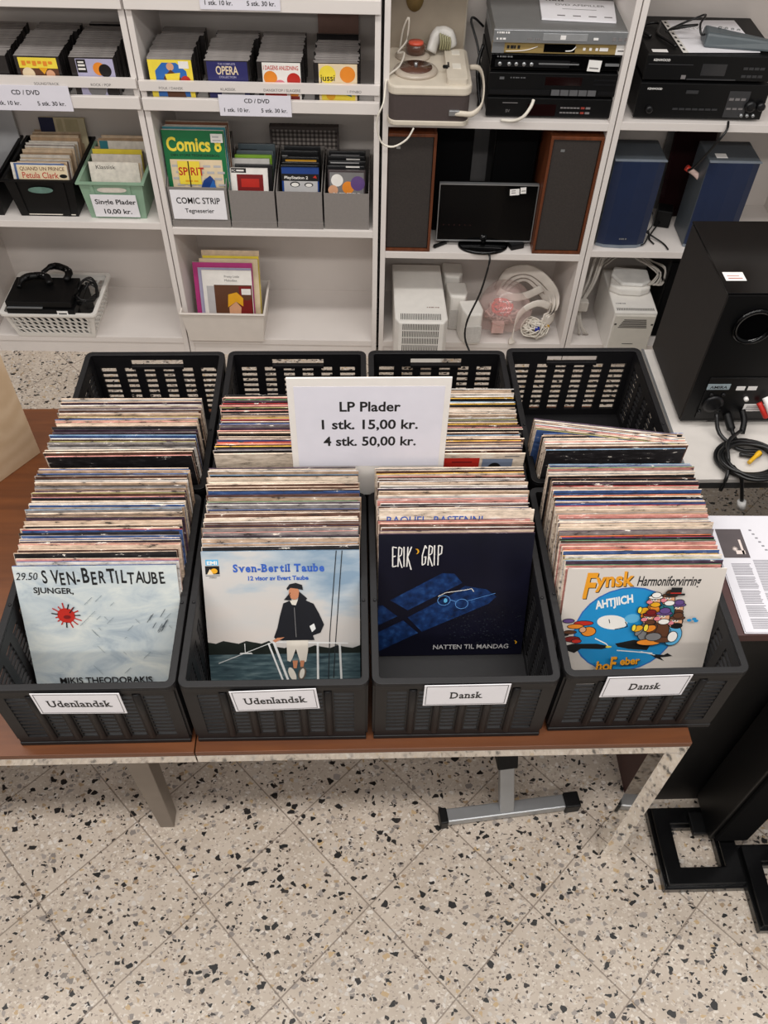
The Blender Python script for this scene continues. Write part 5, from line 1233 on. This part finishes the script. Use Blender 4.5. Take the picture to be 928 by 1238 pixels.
# 2 sailing cover
def sky():
    m, nt, b_ = nodes_mat('printed_sky', .3)
    tc = N(nt, 'ShaderNodeTexCoord'); mp = N(nt, 'ShaderNodeMapping'); mp.inputs['Scale'].default_value = (5, 1, 14); nt.links.new(tc.outputs['Object'], mp.inputs[0])
    no = N(nt, 'ShaderNodeTexNoise'); no.inputs['Scale'].default_value = 1.3; no.inputs['Detail'].default_value = 5; nt.links.new(mp.outputs[0], no.inputs['Vector'])
    sp = N(nt, 'ShaderNodeSeparateXYZ'); nt.links.new(tc.outputs['Object'], sp.inputs[0])
    f = math_(nt, 'ADD', no.outputs[0], math_(nt, 'MULTIPLY', math_(nt, 'SUBTRACT', sp.outputs[2], .24), -1.6)); f = math_(nt, 'SUBTRACT', f, math_(nt, 'MULTIPLY', sp.outputs[0], .7))
    nt.links.new(ramp(nt, f, [(.28, lin((128, 150, 170))), (.44, lin((172, 182, 190))), (.54, lin((196, 193, 190))), (.8, lin((202, 194, 188)))]), b_.inputs['Base Color']); return m
def water():
    m, nt, b_ = nodes_mat('printed_water', .3)
    tc = N(nt, 'ShaderNodeTexCoord'); mp = N(nt, 'ShaderNodeMapping'); mp.inputs['Scale'].default_value = (14, 1, 90); nt.links.new(tc.outputs['Object'], mp.inputs[0])
    no = N(nt, 'ShaderNodeTexNoise'); no.inputs['Scale'].default_value = 1.5; no.inputs['Detail'].default_value = 6; nt.links.new(mp.outputs[0], no.inputs['Vector'])
    nt.links.new(ramp(nt, no.outputs[0], [(.3, lin((34, 50, 58))), (.52, lin((66, 86, 92))), (.72, lin((110, 128, 130)))]), b_.inputs['Base Color']); return m
o = put_lp('sky', -.150, .893, 1.041, 'record cover with man in dark jacket leaning on boat rail', None)
c = Cover(o); c.rect(0, 1, 0, 1, sky()); c.rect(0, 1, .745, 1, water())
dg = mat('printed_forest', (26, 32, 28), .4, var=.3)
P = [(0, .75)] + [(0 + .05 * k, .655 + .012 * math.sin(k * 2.1) + (.035 if k > 8 else 0) + (.012 * k / 20)) for k in range(21)] + [(1, .75)]
c.poly(P, dg)
c.rect(.025, .105, .055, .095, pr('lblue')); c.text('EMI', .065, .09, .034, pr('white'), bold=.03, width=.02)
c.rect(.02, .11, .10, .17, pr('black')); c.ell(.075, .135, .022, .018, pr('gold')); c.poly([(.03, .158), (.05, .12), (.07, .158)], pr('cream')); c.rect(.02, .11, .158, .166, pr('lgrey')); c.text('STEREO', .065, .186, .014, pr('black'))
tb_ = mat('title_blue', (52, 92, 178), .4)
c.text('Sven-Bertil Taube', .485, .143, .074, tb_, bold=.04, width=.315 * .58, serif=True); c.text('12 visor av Evert Taube', .48, .203, .042, tb_, bold=.035, width=.315 * .385)
ln = mat('rigging_line', (40, 44, 48), .4); rl = mat('rail_white', (222, 222, 220), .3); jk = mat('printed_jacket', (18, 19, 26), .5, var=.2); tr = mat('printed_trousers', (214, 206, 194), .5, var=.1); sk = mat('printed_skin', (190, 126, 92), .5)
c.line([(.853, 0), (.80, .62), (.785, .96)], .006, ln); c.line([(.89, 0), (.835, .7), (.82, .94)], .006, ln)
c.line([(.06, .815), (.42, .66), (.5, .655), (.92, .672)], .005, rl); c.line([(.44, .66), (.92, .675)], .006, rl)
c.line([(.395, .665), (.485, .97)], .012, rl); c.line([(.43, .655), (.52, .97)], .016, rl); c.line([(.72, .665), (.715, .97)], .014, rl); c.line([(.865, .68), (.873, .97)], .014, rl); c.line([(.845, .68), (.85, .75)], .006, ln)
c.line([(.24, .74), (.24, .665)], .005, rl); c.poly([(.2, .745), (.29, .745), (.28, .735), (.21, .735)], rl)
c.poly([(.515, .62), (.66, .62), (.655, .72), (.64, .81), (.60, .815), (.575, .71), (.55, .78), (.535, .81), (.515, .80)], tr)
c.poly([(.55, .80), (.585, .80), (.575, .86), (.555, .86)], sk); c.poly([(.60, .80), (.63, .80), (.62, .85), (.6, .85)], sk)
c.ell(.545, .905, .022, .055, tr, rot=-18); c.ell(.61, .90, .026, .052, mat('printed_shoe', (96, 84, 74), .5), rot=12); c.ell(.61, .90, .016, .04, tr, rot=12)
c.poly([(.505, .37), (.56, .345), (.64, .345), (.70, .375), (.735, .45), (.765, .53), (.74, .59), (.69, .61), (.70, .645), (.49, .645), (.45, .64), (.435, .62), (.46, .55), (.48, .46)], jk)
c.poly([(.67, .54), (.70, .52), (.71, .56), (.685, .585)], mat('rail_white', (222, 222, 220), .3))
c.poly([(.505, .62), (.44, .66), (.425, .645), (.455, .625)], sk)
c.poly([(.545, .345), (.60, .345), (.585, .385), (.56, .38)], tr); c.ell(.577, .295, .034, .048, sk); c.poly([(.51, .345), (.545, .30), (.56, .35)], jk); c.poly([(.61, .285), (.66, .335), (.645, .36), (.60, .35)], jk)
c.poly([(.53, .262), (.55, .232), (.59, .222), (.63, .238), (.635, .275), (.60, .265), (.555, .258), (.535, .275)], jk); c.line([(.553, .292), (.545, .31), (.555, .315)], .005, pr('brown'))
c.line([(.575, .40), (.58, .62)], .004, pr('grey'))
c.done()
# 3 dark blue cover
def moonlit():
    m, nt, b_ = nodes_mat('moonlit_blue', .35)
    tc = N(nt, 'ShaderNodeTexCoord'); no = N(nt, 'ShaderNodeTexNoise'); no.inputs['Scale'].default_value = 60; no.inputs['Detail'].default_value = 6; nt.links.new(tc.outputs['Object'], no.inputs['Vector'])
    nt.links.new(ramp(nt, no.outputs[0], [(.3, lin((10, 26, 58))), (.55, lin((20, 48, 96))), (.8, lin((44, 84, 140)))]), b_.inputs['Base Color']); return m
o = put_lp('plum', .2035, .963, 1.065, 'dark blue record cover with spectacles in moonlit window light', None, face='plum')
c = Cover(o); night = mat('night_ground', (14, 14, 30), .32, var=.25, scale=14); c.rect(0, 1, 0, 1, night); mb_ = moonlit()
c.poly([(.08, .52), (.42, .305), (.50, .31), (.555, .385), (.20, .605)], mb_); c.poly([(.20, .665), (.50, .47), (.575, .41), (.72, .44), (.79, .50), (.74, .56), (.30, .79)], mb_)
c.poly([(.0, .565), (.03, .56), (.13, .655), (.02, .72), (0, .725)], mb_); c.poly([(0, .79), (.17, .69), (.275, .80), (0, .96)], mb_)
hw_ = pr('white')
def strokes(u, v, w_, h, segs, wd=.008): 
    for sgm in segs: c.line([(u + a * w_, v + b2 * h) for a, b2 in sgm], wd, hw_)
LET = {'E': [[(.9, .05), (.1, .0), (.15, 1), (.95, .95)], [(.1, .5), (.7, .45)]], 'R': [[(.1, 1), (.2, 0), (.8, .1), (.7, .4), (.2, .5), (.9, 1.05)]], 'I': [[(.5, 0), (.6, 1)]], 'K': [[(.2, 0), (.1, 1)], [(.9, 0), (.2, .5), (.95, 1.15)]], 'G': [[(.9, .15), (.6, 0), (.15, .5), (.2, 1), (.7, .9), (.8, .55), (.5, .6)]], 'P': [[(.25, 1), (.2, 0), (.85, .05), (.8, .4), (.25, .5)]]}
for ch, u in zip('ERIK', (.088, .124, .149, .182)): strokes(u, .095, .034 if ch != 'I' else .03, .155, LET[ch])
for ch, u in zip('GRIP', (.278, .319, .345, .378)): strokes(u, .085, .036 if ch != 'I' else .03, .155, LET[ch])
c.ell(.246, .130, .016, .02, pr('gold')); c.ell(.238, .132, .014, .018, night)
gl_ = mat('thin_lens_blue', (96, 150, 214), .4)
for u, v in ((.44, .525), (.56, .555)): c.line([(u + .042 * math.cos(a * .35), v + .04 * math.sin(a * .35)) for a in range(19)], .004, gl_)
c.line([(.48, .52), (.52, .535)], .004, gl_); c.line([(.40, .49), (.45, .46), (.58, .44), (.62, .43), (.635, .455)], .005, hw_); c.line([(.60, .53), (.78, .47)], .003, gl_); c.ell(.45, .525, .012, .018, pr('lblue'))
sp_ = mat('dark_speckle', (44, 50, 60), .5)
for k in range(110):
    u, v = random.uniform(.45, .98), random.uniform(.62, .93); c.line([(u, v), (u + random.uniform(.004, .014), v)], .004, sp_)
c.text('NATTEN TIL MANDAG', .64, .925, .055, pr('lgrey'), bold=.012, width=.315 * .52); c.line([(.94, .86), (.955, .87), (.945, .885)], .008, pr('gold'))
c.done()
# 4 white cartoon band cover (invented figures)
o = put_lp('white', .5655, .860, .974, 'off-white record cover with cartoon musicians on a blue disc', None, R(.9), face='paper')
c = Cover(o); c.rect(0, 1, 0, 1, mat('offwhite_cover', (206, 198, 190), .35, var=.04, scale=8))
og = mat('title_orange', (226, 152, 36), .4)
for du, m_ in ((.006, K), (0, og)):
    c.text('F', .115 + du, .215 + du, .26, m_, bold=.03, align='L', sx=.62, shear=.1); c.text('ynsk', .185 + du, .135 + du, .15, m_, bold=.03, align='L', width=.315 * .245, rot=.05)
c.text('Harmoniforvirring', .45, .125, .10, K, bold=.02, align='L', width=.315 * .40, shear=.15)
c.ell(.43, .47, .335, .335, pr('blue')); c.ell(.43, .47, .325, .325, mat('disc_blue', (34, 138, 196), .4, var=.05))
c.text('AHTJIICH', .33, .275, .085, hw_, bold=.04, width=.315 * .24, rot=.22)
c.poly([(.02, .60), (.10, .575), (.26, .575), (.36, .60), (.30, .62), (.16, .615), (.12, .65), (.06, .625)], K); c.poly([(.38, .575), (.5, .545), (.62, .575), (.6, .63), (.48, .62), (.40, .60)], K); c.line([(.40, .63), (.55, .645), (.64, .655)], .008, hw_)
c.poly([(.62, .66), (.72, .67), (.74, .655), (.78, .68), (.70, .69), (.73, .72), (.66, .69)], K); c.line([(.56, .64), (.66, .67)], .006, hw_)
c.ell(.335, .405, .10, .055, hw_, rot=8); c.line([(.42, .40), (.44, .44), (.36, .46)], .006, K); c.line([(.31, .38), (.32, .41)], .005, K); c.ell(.46, .375, .05, .035, pr('lblue')); c.line([(.24, .53), (.32, .575), (.34, .60)], .008, hw_); c.ell(.34, .60, .02, .008, pr('yellow'))
for u, v, a, b2, m_ in ((.15, .41, .06, .016, 'red'), (.10, .435, .05, .016, 'orange'), (.07, .48, .04, .012, 'brown'), (.19, .475, .045, .035, 'orange'), (.15, .46, .02, .02, 'skin'), (.09, .535, .05, .02, 'dkred'), (.05, .39, .035, .014, 'purple'), (.03, .50, .03, .006, 'black'), (.12, .55, .03, .014, 'red')):
    c.ell(u, v, a + .005, b2 + .005, K); c.ell(u, v, a, b2, pr(m_))
def ol(u, v, a, b2, m_, rot=0): c.ell(u, v, a + .005, b2 + .005, K, 18, rot=rot); c.ell(u, v, a, b2, pr(m_), 18, rot=rot)
def musician(u, v, k, hat, coat, hair, horn=None):
    """small invented bandsman: coat, arms, head with big nose, whiskers and a hat"""
    ol(u, v + .10 * k, .055 * k, .075 * k, coat); ol(u - .045 * k, v + .09 * k, .018 * k, .045 * k, coat, 25)
    if horn: ol(u - .06 * k, v + .075 * k, .034 * k, .022 * k, horn, -20); ol(u - .085 * k, v + .07 * k, .012 * k, .024 * k, 'yellow')
    ol(u, v, .040 * k, .042 * k, 'skin'); ol(u + .012 * k, v + .026 * k, .032 * k, .018 * k, hair)
    ol(u - .03 * k, v + .004 * k, .020 * k, .014 * k, 'pink')
    for d in (-.014, .006): c.ell(u + d * k, v - .014 * k, .009 * k, .011 * k, hw_, 10); c.ell(u + d * k - .002, v - .012 * k, .004 * k, .005 * k, K, 8)
    ol(u + .004 * k, v - .034 * k, .046 * k, .013 * k, hat); ol(u + .006 * k, v - .052 * k, .030 * k, .020 * k, hat)
musician(.735, .300, 1.0, 'purple', 'red', 'brown'); musician(.665, .225, 1.0, 'brown', 'teal', 'white', None); musician(.575, .235, .95, 'white', 'orange', 'gold', 'gold')
musician(.74, .395, 1.05, 'brown', 'lblue', 'black'); musician(.56, .365, 1.0, 'dkred', 'grey', 'brown', 'gold'); musician(.645, .355, 1.1, 'purple', 'brown', 'white', 'orange')
for u, v, a2, b2, m_ in ((.585, .545, .075, .022, 'orange'), (.675, .525, .06, .020, 'brown'), (.735, .50, .03, .04, 'white'), (.61, .50, .05, .03, 'grey')): ol(u, v, a2, b2, m_)
c.rect(.66, .73, .12, .175, K); c.rect(.635, .755, .165, .18, K); c.rect(.66, .73, .158, .166, pr('red'))
for u, v in ((.82, .37), (.85, .36), (.865, .375)): c.ell(u, v, .015, .011, mat('disc_blue', (34, 138, 196), .4))
for du, m_ in ((.005, K), (0, og)):
    c.text('ho', .27 + du, .765 + du, .10, m_, bold=.03, align='L', width=.315 * .09); c.text('F', .36 + du, .765 + du, .15, m_, bold=.03, align='L', sx=.6); c.text('eber', .425 + du, .725 + du, .085, m_, bold=.03, align='L', width=.315 * .13, rot=.06)
c.done()
# part-visible covers inside the rows
o = put_lp('paper', .204, 1.0175, 1.103, 'ivory sleeve with blue capital lettering peeping out in the dark blue cover crate', None, .004, 0, .7056, 1.055)
o.data = lp_mesh('paper', 'paper'); o.scale.x = 1.0; c = Cover(o); c.text('RAQUEL  RASTENNI', .36, .098, .080, mat('title_blue', (52, 92, 178), .4), bold=.01, width=.315 * .62); c.done()
o = put_lp('paper', .2105, 1.285, 1.272, 'ivory sleeve with red box and blue picture just right of the price sign', None, face='paper')
c = Cover(o); c.rect(.40, .69, .04, .3, pr('red')); c.rect(.50, .64, .075, .09, pr('dkred')); c.rect(.71, .92, .05, .3, mat('dusk_blue', (122, 134, 156), .4)); c.ell(.8, .16, .05, .07, K); c.rect(.86, .96, .02, .03, pr('grey')); c.done()

# price sign standing between the crates
t = thing('price_sign', 'white board sign reading LP Plader with record prices', 'sign', (.0285, 1.2515, .912))
q = MB(); q.box(-.160, .162, 0, .0035, .0, .333); q.build('board', mat('white_foam_board', (232, 226, 220), .6, var=.03), t, rot=(R(-1), 0, 0), bevel=.0005)
TQ = Matrix.Rotation(R(-1), 4, 'X')
q = MB(); q.box(-.147, .150, -.0006, -.0001, .092, .312, 0, TQ); q.build('paper', lilac_paper, t)
q = MB(); q.text('LP Plader', TQ @ MF(.003, -.0009, .248), .036, 0, .022, width=.122); q.text('1 stk. 15,00 kr.', TQ @ MF(.003, -.0009, .200), .036, 0, .022, width=.196); q.text('4 stk. 50,00 kr.', TQ @ MF(.003, -.0009, .153), .036, 0, .022, width=.192); q.build('lettering', ink, t)
t = black_speaker(.95, 1.13, 1.44, 1.74, 0, .50, 'black loudspeaker on the floor below the front edge of the white table')
